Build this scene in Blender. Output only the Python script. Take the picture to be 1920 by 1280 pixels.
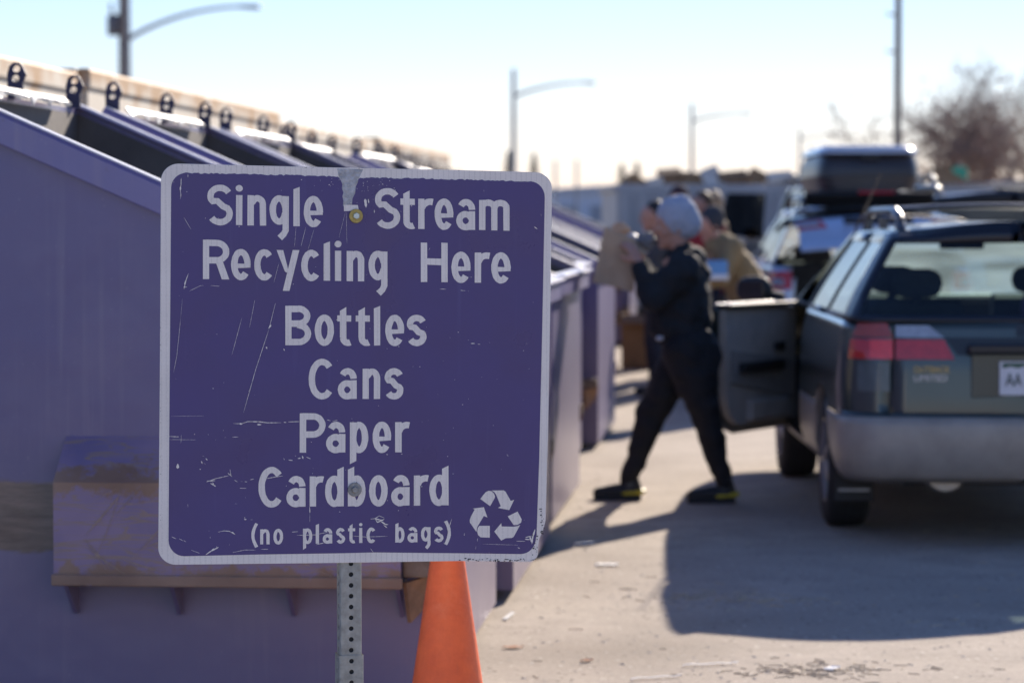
import bpy, bmesh, math, random
from mathutils import Vector, Matrix, noise
from mathutils.geometry import tessellate_polygon
R = math.radians
rnd = random.Random(7)
sc = bpy.context.scene
for o in list(bpy.data.objects): bpy.data.objects.remove(o)
COL = sc.collection

# ---------------------------------------------------------------- camera, sky, sun, exposure
F_PX, HORIZON, CAM_H = 5233.0, 415.0, 1.5            # focal length and horizon in photograph pixels (1920 x 1280)
PITCH = math.atan((640 - HORIZON) / F_PX)
cam = bpy.data.cameras.new('camera'); camo = bpy.data.objects.new('camera', cam); COL.objects.link(camo)
camo.location = (0, 0, CAM_H); camo.rotation_euler = (R(90) - PITCH, 0, 0)
cam.sensor_width = 36; cam.lens = F_PX / 1920 * 36; cam.clip_end = 3000; cam.clip_start = .1
cam.dof.use_dof = True; cam.dof.focus_distance = 6.5; cam.dof.aperture_fstop = 3.9
sc.camera = camo
SUN_EL, SUN_AZ = R(23.3), R(20.5)                     # azimuth measured from +Y towards +X
w = bpy.data.worlds.new('World'); sc.world = w; w.use_nodes = True
nt = w.node_tree; nt.nodes.clear()
sky = nt.nodes.new('ShaderNodeTexSky'); sky.sky_type = 'NISHITA'; sky.sun_disc = False
sky.sun_elevation = SUN_EL; sky.sun_rotation = SUN_AZ
sky.altitude = 1600; sky.air_density = 1.5; sky.dust_density = 0.0; sky.ozone_density = 8.0
bg = nt.nodes.new('ShaderNodeBackground'); bg.inputs[1].default_value = .104
wo = nt.nodes.new('ShaderNodeOutputWorld')
tint = nt.nodes.new('ShaderNodeMixRGB'); tint.blend_type = 'MULTIPLY'; tint.inputs[0].default_value = 1; tint.inputs[2].default_value = (1.0, .80, .86, 1)   # daylight white balance of the camera
nt.links.new(sky.outputs[0], tint.inputs[1]); nt.links.new(tint.outputs[0], bg.inputs[0]); nt.links.new(bg.outputs[0], wo.inputs[0])
sl = bpy.data.lights.new('sun', 'SUN'); sl.energy = 4.8; sl.angle = R(.53); sl.color = (1, .88, .74)
so = bpy.data.objects.new('sun', sl); COL.objects.link(so)
SUN_DIR = Vector((math.sin(SUN_AZ) * math.cos(SUN_EL), math.cos(SUN_AZ) * math.cos(SUN_EL), math.sin(SUN_EL)))
so.rotation_euler = SUN_DIR.to_track_quat('Z', 'Y').to_euler(); so.location = SUN_DIR * 50
vs = sc.view_settings; vs.view_transform = 'Standard'; vs.look = 'None'; vs.gamma = 1; vs.exposure = .88
vs.use_curve_mapping = False

# ---------------------------------------------------------------- pixel helpers (a pixel is a direction only)
UP = Vector((0, math.sin(PITCH), math.cos(PITCH))); FW = Vector((0, math.cos(PITCH), -math.sin(PITCH)))
CAM = Vector((0, 0, CAM_H))
def ray(px, py): return FW + Vector(((px - 960) / F_PX, 0, 0)) + UP * ((640 - py) / F_PX)
def at(px, py, Y):
    d = ray(px, py); return CAM + d * (Y / d.y)
def ground(px, py, z=0.0):
    d = ray(px, py); return CAM + d * ((z - CAM_H) / d.z)

# ---------------------------------------------------------------- materials
MATS = {}
def nodes_of(m):
    m.use_nodes = True; t = m.node_tree
    return t, t.nodes['Principled BSDF'], t.nodes.new, t.links.new
def mat(name, col, rough=.6, metal=0, var=.12, scale=6, bump=0, bscale=60, coat=0, spec=.5, streak=False, coord='Object'):
    """plain procedural material: colour with uneven noise, optional bump"""
    if name in MATS: return MATS[name]
    m = bpy.data.materials.new(name); t, b, N, L = nodes_of(m)
    tc = N('ShaderNodeTexCoord'); mp = N('ShaderNodeMapping')
    L(tc.outputs[coord], mp.inputs[0])
    if streak: mp.inputs['Scale'].default_value = (1, 1, .08)
    nz = N('ShaderNodeTexNoise'); nz.inputs['Scale'].default_value = scale; nz.inputs['Detail'].default_value = 6
    nz.inputs['Roughness'].default_value = .65
    L(mp.outputs[0], nz.inputs[0])
    rp = N('ShaderNodeValToRGB'); e = rp.color_ramp.elements
    c = Vector(col)
    e[0].position = .3; e[0].color = (*(c * (1 - var)), 1); e[1].position = .7; e[1].color = (*[min(1, x * (1 + var)) for x in c], 1)
    L(nz.outputs[0], rp.inputs[0]); L(rp.outputs[0], b.inputs['Base Color'])
    b.inputs['Roughness'].default_value = rough; b.inputs['Metallic'].default_value = metal
    b.inputs['Specular IOR Level'].default_value = spec
    if coat: b.inputs['Coat Weight'].default_value = coat; b.inputs['Coat Roughness'].default_value = .104
    if bump:
        n2 = N('ShaderNodeTexNoise'); n2.inputs['Scale'].default_value = bscale; n2.inputs['Detail'].default_value = 5
        L(tc.outputs[coord], n2.inputs[0])
        bp = N('ShaderNodeBump'); bp.inputs['Strength'].default_value = bump; bp.inputs['Distance'].default_value = .01
        L(n2.outputs[0], bp.inputs['Height']); L(bp.outputs[0], b.inputs['Normal'])
    MATS[name] = m; return m
def glass(name, tint=(.6, .7, .7), clear=.75, dust=0):
    """thin pane: tinted see-through plus mirror reflection by Fresnel"""
    if name in MATS: return MATS[name]
    m = bpy.data.materials.new(name); t, b, N, L = nodes_of(m)
    t.nodes.remove(b); out = [n for n in t.nodes if n.type == 'OUTPUT_MATERIAL'][0]
    tr = N('ShaderNodeBsdfTransparent'); tr.inputs[0].default_value = (*[x * clear for x in tint], 1)
    gl = N('ShaderNodeBsdfGlossy'); gl.inputs['Roughness'].default_value = .02
    fr = N('ShaderNodeFresnel'); fr.inputs[0].default_value = 1.5
    nz = N('ShaderNodeTexNoise'); nz.inputs['Scale'].default_value = 4
    ge = N('ShaderNodeNewGeometry'); mr = N('ShaderNodeMapRange'); mr.inputs[3].default_value = 1.5; mr.inputs[4].default_value = 1 / 1.5
    L(ge.outputs['Backfacing'], mr.inputs[0]); L(mr.outputs[0], fr.inputs[0])      # same pane from either side
    mm = N('ShaderNodeMath'); mm.operation = 'MULTIPLY_ADD'; mm.inputs[1].default_value = .04
    L(nz.outputs[0], mm.inputs[0]); L(fr.outputs[0], mm.inputs[2])
    mx = N('ShaderNodeMixShader'); L(mm.outputs[0], mx.inputs[0]); L(tr.outputs[0], mx.inputs[1]); L(gl.outputs[0], mx.inputs[2])
    last = mx
    if dust:                                         # film of road dust that scatters the sunlight
        tl = N('ShaderNodeBsdfTranslucent'); tl.inputs[0].default_value = (.75, .80, .78, 1); n2 = N('ShaderNodeTexNoise'); n2.inputs['Scale'].default_value = 3
        md = N('ShaderNodeMath'); md.operation = 'MULTIPLY'; md.inputs[1].default_value = dust * 2; L(n2.outputs[0], md.inputs[0])
        last = N('ShaderNodeMixShader'); L(md.outputs[0], last.inputs[0]); L(mx.outputs[0], last.inputs[1]); L(tl.outputs[0], last.inputs[2])
    L(last.outputs[0], out.inputs[0]); MATS[name] = m; return m

# ---------------------------------------------------------------- mesh collector
class MB:
    def __init__(s): s.v = []; s.f = []; s.m = []
    def add(s, vs_, fs, mi=0):
        k = len(s.v); s.v += [Vector(v) for v in vs_]
        for f in fs: s.f.append([k + i for i in f]); s.m.append(mi)
        return s
    def box(s, c, d, rot=None, mi=0):
        h = Vector(d) / 2; P = []
        for z in (-1, 1):
            for x, y in ((-1, -1), (1, -1), (1, 1), (-1, 1)):
                p = Vector((x * h.x, y * h.y, z * h.z)); P.append(Vector(c) + (rot @ p if rot else p))
        return s.add(P, [(3, 2, 1, 0), (4, 5, 6, 7), (0, 1, 5, 4), (1, 2, 6, 5), (2, 3, 7, 6), (3, 0, 4, 7)], mi)
    def tube(s, pts, rads, n=8, cap=True, mi=0, sq=(1, 1), up=None):
        pts = [Vector(p) for p in pts]
        if not hasattr(rads, '__len__'): rads = [rads] * len(pts)
        rings = []; pu = None
        for i, p in enumerate(pts):
            a = pts[max(0, i - 1)]; b = pts[min(len(pts) - 1, i + 1)]; t = (b - a).normalized()
            if pu is None:
                u = Vector(up) if up else (Vector((0, 0, 1)) if abs(t.z) < .9 else Vector((1, 0, 0)))
            else: u = pu
            u = (u - t * u.dot(t)).normalized(); pu = u; q = t.cross(u)
            rings.append([p + (u * math.cos(2 * math.pi * k / n) * sq[0] + q * math.sin(2 * math.pi * k / n) * sq[1]) * rads[i] for k in range(n)])
        V = [v for r in rings for v in r]; Fs = []
        for i in range(len(rings) - 1):
            for k in range(n): Fs.append((i * n + k, i * n + (k + 1) % n, (i + 1) * n + (k + 1) % n, (i + 1) * n + k))
        if cap: Fs.append(tuple(range(n))[::-1]); Fs.append(tuple(range((len(rings) - 1) * n, len(rings) * n)))
        return s.add(V, Fs, mi)
    def capsule(s, p0, r0, p1, r1, n=14, sq=(1, 1), up=None):
        """tapered capsule with round ends, elliptic section"""
        p0, p1 = Vector(p0), Vector(p1); t = (p1 - p0); Ln = max(t.length, 1e-5); t = t / Ln
        if t.length < .5: t = Vector((0, 0, 1))
        P = []; Q = []
        for a in (88, 60, 30): P.append(p0 - t * r0 * math.sin(R(a))); Q.append(r0 * math.cos(R(a)))
        for k in range(4): f = k / 3; P.append(p0.lerp(p1, f)); Q.append(r0 + (r1 - r0) * f)
        for a in (30, 60, 88): P.append(p1 + t * r1 * math.sin(R(a))); Q.append(r1 * math.cos(R(a)))
        return s.tube(P, Q, n, True, 0, sq, up)
    def lathe(s, prof, n=24, origin=(0, 0, 0), axis='Z', mi=0, closed=False):
        o = Vector(origin); V = []
        for r, h in prof:
            for k in range(n):
                a = 2 * math.pi * k / n; c, d = r * math.cos(a), r * math.sin(a)
                V.append(o + (Vector((c, d, h)) if axis == 'Z' else Vector((h, c, d)) if axis == 'X' else Vector((d, h, c))))
        Fs = []; m = len(prof)
        for i in range(m if closed else m - 1):
            j = (i + 1) % m
            for k in range(n): Fs.append((i * n + k, i * n + (k + 1) % n, j * n + (k + 1) % n, j * n + k))
        return s.add(V, Fs, mi)
    def prism(s, loops, thick, mi=0):
        """polygon (first loop) with holes (other loops), extruded by the vector thick"""
        loops = [[Vector(p) for p in l] for l in loops]; flat = [p for l in loops for p in l]
        tri = tessellate_polygon(loops); th = Vector(thick); n = len(flat)
        nrm = Vector((0, 0, 0))
        for t in tri: nrm += (flat[t[1]] - flat[t[0]]).cross(flat[t[2]] - flat[t[0]])
        flip = nrm.dot(th) > 0
        Fs = []
        for t in tri:
            t = tuple(t)
            g = (flat[t[1]] - flat[t[0]]).cross(flat[t[2]] - flat[t[0]]).dot(th) > 0
            if g: t = t[::-1]
            Fs.append(t); Fs.append(tuple(i + n for i in t[::-1]))
        k = 0
        for l in loops:
            m = len(l)
            for i in range(m):
                a, b = k + i, k + (i + 1) % m
                Fs.append((a, b, b + n, a + n))
            k += m
        return s.add(flat + [p + th for p in flat], Fs, mi)
    def sheet(s, loops, mi=0):
        loops = [[Vector(p) for p in l] for l in loops]; flat = [p for l in loops for p in l]
        return s.add(flat, [tuple(t) for t in tessellate_polygon(loops)], mi)
    def build(s, name, mats, parent=None, smooth=False, bevel=0, loc=None, fixn=True):
        me = bpy.data.meshes.new(name); me.from_pydata([tuple(v) for v in s.v], [], s.f)
        for m in (mats if isinstance(mats, (list, tuple)) else [mats]): me.materials.append(m)
        me.polygons.foreach_set('material_index', s.m)
        if fixn:
            bm = bmesh.new(); bm.from_mesh(me); bmesh.ops.recalc_face_normals(bm, faces=bm.faces); bm.to_mesh(me); bm.free()
        if smooth: me.polygons.foreach_set('use_smooth', [True] * len(me.polygons))
        me.update()
        o = bpy.data.objects.new(name, me); COL.objects.link(o)
        if parent: o.parent = parent
        if loc is not None: o.location = loc
        if bevel:
            b = o.modifiers.new('bevel', 'BEVEL'); b.width = bevel; b.segments = 2; b.limit_method = 'ANGLE'; b.angle_limit = R(40)
        return o
def tag(o, label=None, cat=None, group=None, kind=None):
    for k, v in (('label', label), ('category', cat), ('group', group), ('kind', kind)):
        if v: o[k] = v
    return o
def thing(name, loc, rz=0, label=None, cat=None, group=None):
    o = bpy.data.objects.new(name, None); COL.objects.link(o); o.location = loc; o.rotation_euler = (0, 0, rz)
    o.empty_display_size = .2
    return tag(o, label, cat, group)
def copy_tree(o, parent=None):
    c = o.copy(); COL.objects.link(c); c.parent = parent
    for ch in o.children: copy_tree(ch, c)
    return c
def sm(o, ang=40):
    """smooth shading with sharp edges kept"""
    me = o.data; me.polygons.foreach_set('use_smooth', [True] * len(me.polygons)); me.set_sharp_from_angle(angle=R(ang)); return o
# ================================================================ ground
def ground_mat():
    m = bpy.data.materials.new('dusty_pavement'); t, b, N, L = nodes_of(m)
    tc = N('ShaderNodeTexCoord')
    def nz(sc_, det=8, rg=.6):
        n = N('ShaderNodeTexNoise'); n.inputs['Scale'].default_value = sc_; n.inputs['Detail'].default_value = det
        n.inputs['Roughness'].default_value = rg; L(tc.outputs['Object'], n.inputs[0]); return n
    big, mid, fine = nz(.45), nz(3.2), nz(42, 10, .72)
    r1 = N('ShaderNodeValToRGB'); e = r1.color_ramp.elements
    e[0].position = .32; e[0].color = (.23, .19, .152, 1); e[1].position = .68; e[1].color = (.49, .415, .34, 1)
    mx = N('ShaderNodeMath'); mx.operation = 'MULTIPLY_ADD'; mx.inputs[1].default_value = .45
    L(mid.outputs[0], mx.inputs[0])
    m2 = N('ShaderNodeMath'); m2.operation = 'MULTIPLY'; m2.inputs[1].default_value = .2; L(big.outputs[0], m2.inputs[0])
    m3 = N('ShaderNodeMath'); m3.operation = 'MULTIPLY_ADD'; m3.inputs[1].default_value = .46; L(fine.outputs[0], m3.inputs[0]); L(m2.outputs[0], m3.inputs[2])
    L(m3.outputs[0], mx.inputs[2]); L(mx.outputs[0], r1.inputs[0])
    # small pale stones and dark pits set in the surface
    vo = N('ShaderNodeTexVoronoi'); vo.inputs['Scale'].default_value = 30; L(tc.outputs['Object'], vo.inputs[0])
    r2 = N('ShaderNodeValToRGB'); e = r2.color_ramp.elements
    e[0].position = .82; e[0].color = (0, 0, 0, 1); e[1].position = .9; e[1].color = (1, 1, 1, 1)
    sp = N('ShaderNodeSeparateColor'); L(vo.outputs['Color'], sp.inputs[0]); L(sp.outputs[0], r2.inputs[0])
    lt = N('ShaderNodeMath'); lt.operation = 'LESS_THAN'; lt.inputs[1].default_value = .25; L(vo.outputs['Distance'], lt.inputs[0])
    ml = N('ShaderNodeMath'); ml.operation = 'MULTIPLY'; L(lt.outputs[0], ml.inputs[0]); L(r2.outputs[0], ml.inputs[1])
    mc = N('ShaderNodeMixRGB'); mc.inputs[2].default_value = (.58, .52, .45, 1); L(ml.outputs[0], mc.inputs[0]); L(r1.outputs[0], mc.inputs[1])
    r4 = N('ShaderNodeValToRGB'); e = r4.color_ramp.elements
    e[0].position = .08; e[0].color = (1, 1, 1, 1); e[1].position = .13; e[1].color = (0, 0, 0, 1); L(sp.outputs[1], r4.inputs[0])
    mk = N('ShaderNodeMath'); mk.operation = 'MULTIPLY'; L(lt.outputs[0], mk.inputs[0]); L(r4.outputs[0], mk.inputs[1])
    mc2 = N('ShaderNodeMixRGB'); mc2.inputs[2].default_value = (.12, .10, .085, 1); L(mk.outputs[0], mc2.inputs[0]); L(mc.outputs[0], mc2.inputs[1])
    # brown dirt drifts
    st = nz(1.1, 6, .7); r3 = N('ShaderNodeValToRGB'); e = r3.color_ramp.elements
    e[0].position = .60; e[0].color = (0, 0, 0, 1); e[1].position = .74; e[1].color = (.55, .55, .55, 1); L(st.outputs[0], r3.inputs[0])
    mc3 = N('ShaderNodeMixRGB'); mc3.inputs[2].default_value = (.22, .16, .105, 1); L(r3.outputs[0], mc3.inputs[0]); L(mc2.outputs[0], mc3.inputs[1])
    so1 = nz(.8, 5, .62); r6 = N('ShaderNodeValToRGB'); e = r6.color_ramp.elements; e[0].position = .50; e[0].color = (1, 1, 1, 1); e[1].position = .70; e[1].color = (.70, .68, .66, 1); L(so1.outputs[0], r6.inputs[0])
    mm6 = N('ShaderNodeMixRGB'); mm6.blend_type = 'MULTIPLY'; mm6.inputs[0].default_value = 1; L(mc3.outputs[0], mm6.inputs[1]); L(r6.outputs[0], mm6.inputs[2])
    L(mm6.outputs[0], b.inputs['Base Color']); b.inputs['Roughness'].default_value = .9; b.inputs['Specular IOR Level'].default_value = .25
    ad = N('ShaderNodeMath'); ad.operation = 'MULTIPLY_ADD'; ad.inputs[1].default_value = .5; L(fine.outputs[0], ad.inputs[0]); L(mid.outputs[0], ad.inputs[2])
    bp = N('ShaderNodeBump'); bp.inputs['Strength'].default_value = .55; bp.inputs['Distance'].default_value = .02
    L(ad.outputs[0], bp.inputs['Height']); L(bp.outputs[0], b.inputs['Normal'])
    return m
g = MB(); g.add([(-1500, -60, 0), (1500, -60, 0), (1500, 2500, 0), (-1500, 2500, 0)], [(0, 1, 2, 3)])
tag(g.build('ground', ground_mat(), fixn=False), kind='structure')

# ================================================================ cream containers behind the dumpsters
ROW = R(4.7)                                         # direction in which the row of dumpsters runs
RD, RF = Vector((math.sin(ROW), math.cos(ROW), 0)), Vector((math.cos(ROW), -math.sin(ROW), 0))
def cream_mat():
    m = bpy.data.materials.new('cream_rusty_paint'); t, b, N, L = nodes_of(m)
    tc = N('ShaderNodeTexCoord'); sx = N('ShaderNodeSeparateXYZ'); L(tc.outputs['Object'], sx.inputs[0])
    nz = N('ShaderNodeTexNoise'); nz.inputs['Scale'].default_value = 3; nz.inputs['Detail'].default_value = 8; L(tc.outputs['Object'], nz.inputs[0])
    ma = N('ShaderNodeMath'); ma.operation = 'MULTIPLY_ADD'; ma.inputs[1].default_value = .55; L(nz.outputs[0], ma.inputs[0]); L(sx.outputs[2], ma.inputs[2])
    rp = N('ShaderNodeValToRGB'); e = rp.color_ramp.elements
    mr = N('ShaderNodeMapRange'); mr.inputs[1].default_value = 2.15; mr.inputs[2].default_value = 2.6; L(ma.outputs[0], mr.inputs[0]); L(mr.outputs[0], rp.inputs[0])
    e[0].position = .66; e[0].color = (.74, .66, .52, 1); e[1].position = .92; e[1].color = (.50, .30, .14, 1)
    L(rp.outputs[0], b.inputs['Base Color']); b.inputs['Roughness'].default_value = .65
    return m
CREAM = cream_mat()
def rolloff(name, length, height, width, mt, label, cat='container', group=None, ribs=True):
    t = thing(name, (0, 0, 0), 0, label, cat, group)
    wl = MB()
    for (a, b, c, d) in ((0, 0, .05, length), (-width, 0, .05, length)):
        wl.box((a + (-.025 if a == 0 else .025), length / 2, .18 + (height - .18) / 2), (c, length, height - .18))
    for yy in (.025, length - .025): wl.box((-width / 2, yy, .18 + (height - .18) / 2), (width - .10, .05, height - .18))
    wl.box((-width / 2, length / 2, .17), (width - .11, length - .11, .06)); wl.build('wall', mt, t)
    rim = MB(); rim.box((-.02, length / 2, height + .03), (.07, length + .04, .11)); rim.box((-width + .02, length / 2, height + .03), (.07, length + .04, .11))
    for yy in (0, length): rim.box((-width / 2, yy, height + .028), (width - .10, .12, .11))
    rim.build('top_rail', mt, t, bevel=.015)
    if ribs:
        k = int(length / .62)
        for i in range(k + 1):
            r_ = MB(); r_.box((.012, .06 + i * (length - .12) / k, height / 2 + .04), (.022, .09, height - .12))
            r_.build('rib', mt, t, bevel=.01)
    for yy in (.5, length - .5):
        for xx in (-.3, -width + .3):
            MB().tube([(xx, yy - .14, .1), (xx, yy + .14, .1)], .1, 12).build('roller', mat('dark_steel', (.06, .055, .05), .6, .6), t)
    return t
x0, d0 = -3.45, 9.0
cl = ['nearest cream rusty roll-off container behind the first purple dumpsters', 'second cream rusty roll-off container from the camera behind dumpsters',
      'third cream rusty roll-off container from the camera behind dumpsters', 'farthest cream rusty roll-off container, ending before the open sky']
yy = d0
for i, Ln in enumerate((5.6, 5.9, 5.5, 6.4)):
    c = rolloff('rolloff_container', Ln, 2.19 + (0, .03, -.02, .02)[i], 2.3, CREAM, cl[i], group='cream roll-off containers behind the dumpsters', ribs=False)
    c.location = (x0 + yy * math.tan(ROW), yy, 0); c.rotation_euler = (0, 0, -ROW + R((.3, -.3, .2, 0)[i])); yy += Ln + .16

# ================================================================ purple dumpsters
def purple_mat(name, base, scrape=True):
    m = bpy.data.materials.new(name); t, b, N, L = nodes_of(m)
    tc = N('ShaderNodeTexCoord'); oi = N('ShaderNodeObjectInfo')
    ofs = N('ShaderNodeVectorMath'); ofs.operation = 'SCALE'; ofs.inputs[3].default_value = 1
    cb = N('ShaderNodeCombineXYZ'); mu = N('ShaderNodeMath'); mu.operation = 'MULTIPLY'; mu.inputs[1].default_value = 37
    L(oi.outputs['Random'], mu.inputs[0]); L(mu.outputs[0], cb.inputs[0])
    va = N('ShaderNodeVectorMath'); L(tc.outputs['Object'], va.inputs[0]); L(cb.outputs[0], va.inputs[1])
    def nz(sc_, det=6, rg=.6, scale=None):
        n = N('ShaderNodeTexNoise'); n.inputs['Scale'].default_value = sc_; n.inputs['Detail'].default_value = det; n.inputs['Roughness'].default_value = rg
        if scale:
            mp = N('ShaderNodeMapping'); mp.inputs['Scale'].default_value = scale; L(va.outputs[0], mp.inputs[0]); L(mp.outputs[0], n.inputs[0])
        else: L(va.outputs[0], n.inputs[0])
        return n
    def ramp(src, p0, c0, p1, c1):
        r_ = N('ShaderNodeValToRGB'); e = r_.color_ramp.elements; e[0].position = p0; e[0].color = (*c0, 1); e[1].position = p1; e[1].color = (*c1, 1)
        L(src, r_.inputs[0]); return r_
    def mix(f, a, b_, fac=None):
        q = N('ShaderNodeMixRGB'); L(f, q.inputs[0])
        for s_, i in ((a, 1), (b_, 2)):
            if isinstance(s_, tuple): q.inputs[i].default_value = (*s_, 1)
            else: L(s_, q.inputs[i])
        return q.outputs[0]
    c = Vector(base)
    n1 = nz(1.3); col = ramp(n1.outputs[0], .3, tuple(c * .86), .75, tuple(Vector((c.x * 1.15, c.y * 1.12, c.z * 1.02)))).outputs[0]
    st = nz(26, 4, .6, (1, 1, .035)); s1 = ramp(st.outputs[0], .50, (0, 0, 0), .78, (.55, .55, .55))   # chalky run-off streaks
    pm = nz(2.0, 4, .6, (1.6, 1, .5)); pr_ = ramp(pm.outputs[0], .42, (0, 0, 0), .66, (1, 1, 1)); pq = N('ShaderNodeMath'); pq.operation = 'MULTIPLY'; L(s1.outputs[0], pq.inputs[0]); L(pr_.outputs[0], pq.inputs[1])
    col = mix(pq.outputs[0], col, (.26, .225, .31))
    fa = nz(.9, 6, .65); fr_ = ramp(fa.outputs[0], .50, (0, 0, 0), .72, (.5, .5, .5)); col = mix(fr_.outputs[0], col, (.19, .165, .28))
    rr2 = nz(13, 6, .6, (1, 1, .06)); r5 = ramp(rr2.outputs[0], .70, (0, 0, 0), .80, (.45, .45, .45)); col = mix(r5.outputs[0], col, (.20, .125, .10))
    sp = nz(85, 3, .5, (1, 1, .55)); s2 = ramp(sp.outputs[0], .67, (0, 0, 0), .76, (.38, .38, .38)); col = mix(s2.outputs[0], col, (.30, .26, .34))
    # paler, warmer lower half: dust plus ground bounce light painted into the colour
    sx = N('ShaderNodeSeparateXYZ'); L(tc.outputs['Object'], sx.inputs[0])
    n5 = nz(1.7, 5, .6)
    md = N('ShaderNodeMath'); md.operation = 'MULTIPLY_ADD'; md.inputs[1].default_value = .7; L(n5.outputs[0], md.inputs[0]); L(sx.outputs[2], md.inputs[2])
    mr = N('ShaderNodeMapRange'); mr.inputs[1].default_value = 1.55; mr.inputs[2].default_value = .85; mr.inputs[3].default_value = 0; mr.inputs[4].default_value = .45
    L(md.outputs[0], mr.inputs[0]); col = mix(mr.outputs[0], col, (.25, .185, .235))
    ru = nz(4.2, 10, .74); s3 = ramp(ru.outputs[0], .675 if scrape else .615, (0, 0, 0), .70 if scrape else .63, (1, 1, 1)); col = mix(s3.outputs[0], col, (.095, .052, .032))
    if scrape:
        # a bar of scraped-off paint at the height of the truck forks, behind the sleeve
        zz = N('ShaderNodeMath'); zz.operation = 'SUBTRACT'; zz.inputs[1].default_value = .575; L(sx.outputs[2], zz.inputs[0])
        ab = N('ShaderNodeMath'); ab.operation = 'ABSOLUTE'; L(zz.outputs[0], ab.inputs[0])
        n4 = nz(9, 8, .7, (.35, 1, 1.4)); m4 = N('ShaderNodeMath'); m4.operation = 'MULTIPLY_ADD'; m4.inputs[1].default_value = -.085; L(n4.outputs[0], m4.inputs[0]); L(ab.outputs[0], m4.inputs[2])
        s4 = ramp(m4.outputs[0], .062, (1, 1, 1), .072, (0, 0, 0))
        xx = N('ShaderNodeMapRange'); xx.inputs[1].default_value = -1.16; xx.inputs[2].default_value = -1.19; L(sx.outputs[0], xx.inputs[0])
        mm = N('ShaderNodeMath'); mm.operation = 'MULTIPLY'; L(s4.outputs[0], mm.inputs[0]); L(xx.outputs[0], mm.inputs[1])
        n6 = nz(14, 8, .7, (.3, 1, 2)); rc = ramp(n6.outputs[0], .35, (.10, .062, .045), .65, (.25, .165, .125))
        col = mix(mm.outputs[0], col, rc.outputs[0])
    L(col, b.inputs['Base Color'])
    rr_ = N('ShaderNodeMapRange'); rr_.inputs[3].default_value = .28; rr_.inputs[4].default_value = .52; L(n5.outputs[0], rr_.inputs[0]); L(rr_.outputs[0], b.inputs['Roughness']); b.inputs['Specular IOR Level'].default_value = .7; b.inputs['Coat Weight'].default_value = .5; b.inputs['Coat Roughness'].default_value = .28
    bp = N('ShaderNodeBump'); bp.inputs['Strength'].default_value = .35; bp.inputs['Distance'].default_value = .03
    n7 = nz(2.6, 3); L(n7.outputs[0], bp.inputs['Height']); L(bp.outputs[0], b.inputs['Normal'])
    return m
def scratched_mat():
    """sleeve paint: purple with rubbed brown edges and long criss-cross scratches"""
    m = bpy.data.materials.new('scratched_purple'); t, b, N, L = nodes_of(m)
    tc = N('ShaderNodeTexCoord')
    def ramp(src, p0, c0, p1, c1):
        r_ = N('ShaderNodeValToRGB'); e = r_.color_ramp.elements; e[0].position = p0; e[0].color = (*c0, 1); e[1].position = p1; e[1].color = (*c1, 1)
        L(src, r_.inputs[0]); return r_.outputs[0]
    n1 = N('ShaderNodeTexNoise'); n1.inputs['Scale'].default_value = 4; n1.inputs['Detail'].default_value = 8; L(tc.outputs['Object'], n1.inputs[0])
    col = ramp(n1.outputs[0], .35, (.19, .15, .27), .65, (.29, .21, .31))
    for i, (rot, s_) in enumerate(((18, 5), (-35, 4), (62, 3.2), (5, 9))):
        mp = N('ShaderNodeMapping'); mp.inputs['Rotation'].default_value = (0, R(rot), 0); mp.inputs['Scale'].default_value = (s_ * .35, 1, s_ * 4); mp.inputs['Location'].default_value = (i * 3.1, 0, i)
        L(tc.outputs['Object'], mp.inputs[0])
        wv = N('ShaderNodeTexNoise'); wv.inputs['Scale'].default_value = 1.2; wv.inputs['Detail'].default_value = 2; L(mp.outputs[0], wv.inputs[0])
        sb = N('ShaderNodeMath'); sb.operation = 'SUBTRACT'; sb.inputs[1].default_value = .5 + .03 * i; L(wv.outputs[0], sb.inputs[0])
        ab = N('ShaderNodeMath'); ab.operation = 'ABSOLUTE'; L(sb.outputs[0], ab.inputs[0])
        f = ramp(ab.outputs[0], .005, (.75, .75, .75), .014, (0, 0, 0))
        q = N('ShaderNodeMixRGB'); L(f, q.inputs[0]); L(col, q.inputs[1]); q.inputs[2].default_value = (.30, .215, .17, 1); col = q.outputs[0]
    ge = N('ShaderNodeNewGeometry')
    pn = N('ShaderNodeTexNoise'); pn.inputs['Scale'].default_value = 11; pn.inputs['Detail'].default_value = 10; pn.inputs['Roughness'].default_value = .72; L(tc.outputs['Object'], pn.inputs[0])
    # rubbed-through bands along the upper and lower edges of the sleeve
    sx = N('ShaderNodeSeparateXYZ'); L(tc.outputs['Object'], sx.inputs[0])
    for zc, hw in ((.700, .060), (.395, .070)):
        sb = N('ShaderNodeMath'); sb.operation = 'SUBTRACT'; sb.inputs[1].default_value = zc; L(sx.outputs[2], sb.inputs[0])
        ab = N('ShaderNodeMath'); ab.operation = 'ABSOLUTE'; L(sb.outputs[0], ab.inputs[0])
        ma = N('ShaderNodeMath'); ma.operation = 'MULTIPLY_ADD'; ma.inputs[1].default_value = -.24; L(pn.outputs[0], ma.inputs[0]); L(ab.outputs[0], ma.inputs[2])
        f = ramp(ma.outputs[0], 0, (1, 1, 1), 1, (0, 0, 0)); mr_ = N('ShaderNodeMapRange'); mr_.inputs[1].default_value = hw - .155; mr_.inputs[2].default_value = hw - .135; mr_.inputs[3].default_value = 1; mr_.inputs[4].default_value = 0; L(ma.outputs[0], mr_.inputs[0]); f = mr_.outputs[0]
        n3 = ramp(n1.outputs[0], .3, (.19, .11, .075), .7, (.33, .22, .16))
        q = N('ShaderNodeMixRGB'); L(f, q.inputs[0]); L(col, q.inputs[1]); L(n3, q.inputs[2]); col = q.outputs[0]
    L(col, b.inputs['Base Color']); b.inputs['Roughness'].default_value = .5
    return m
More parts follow.
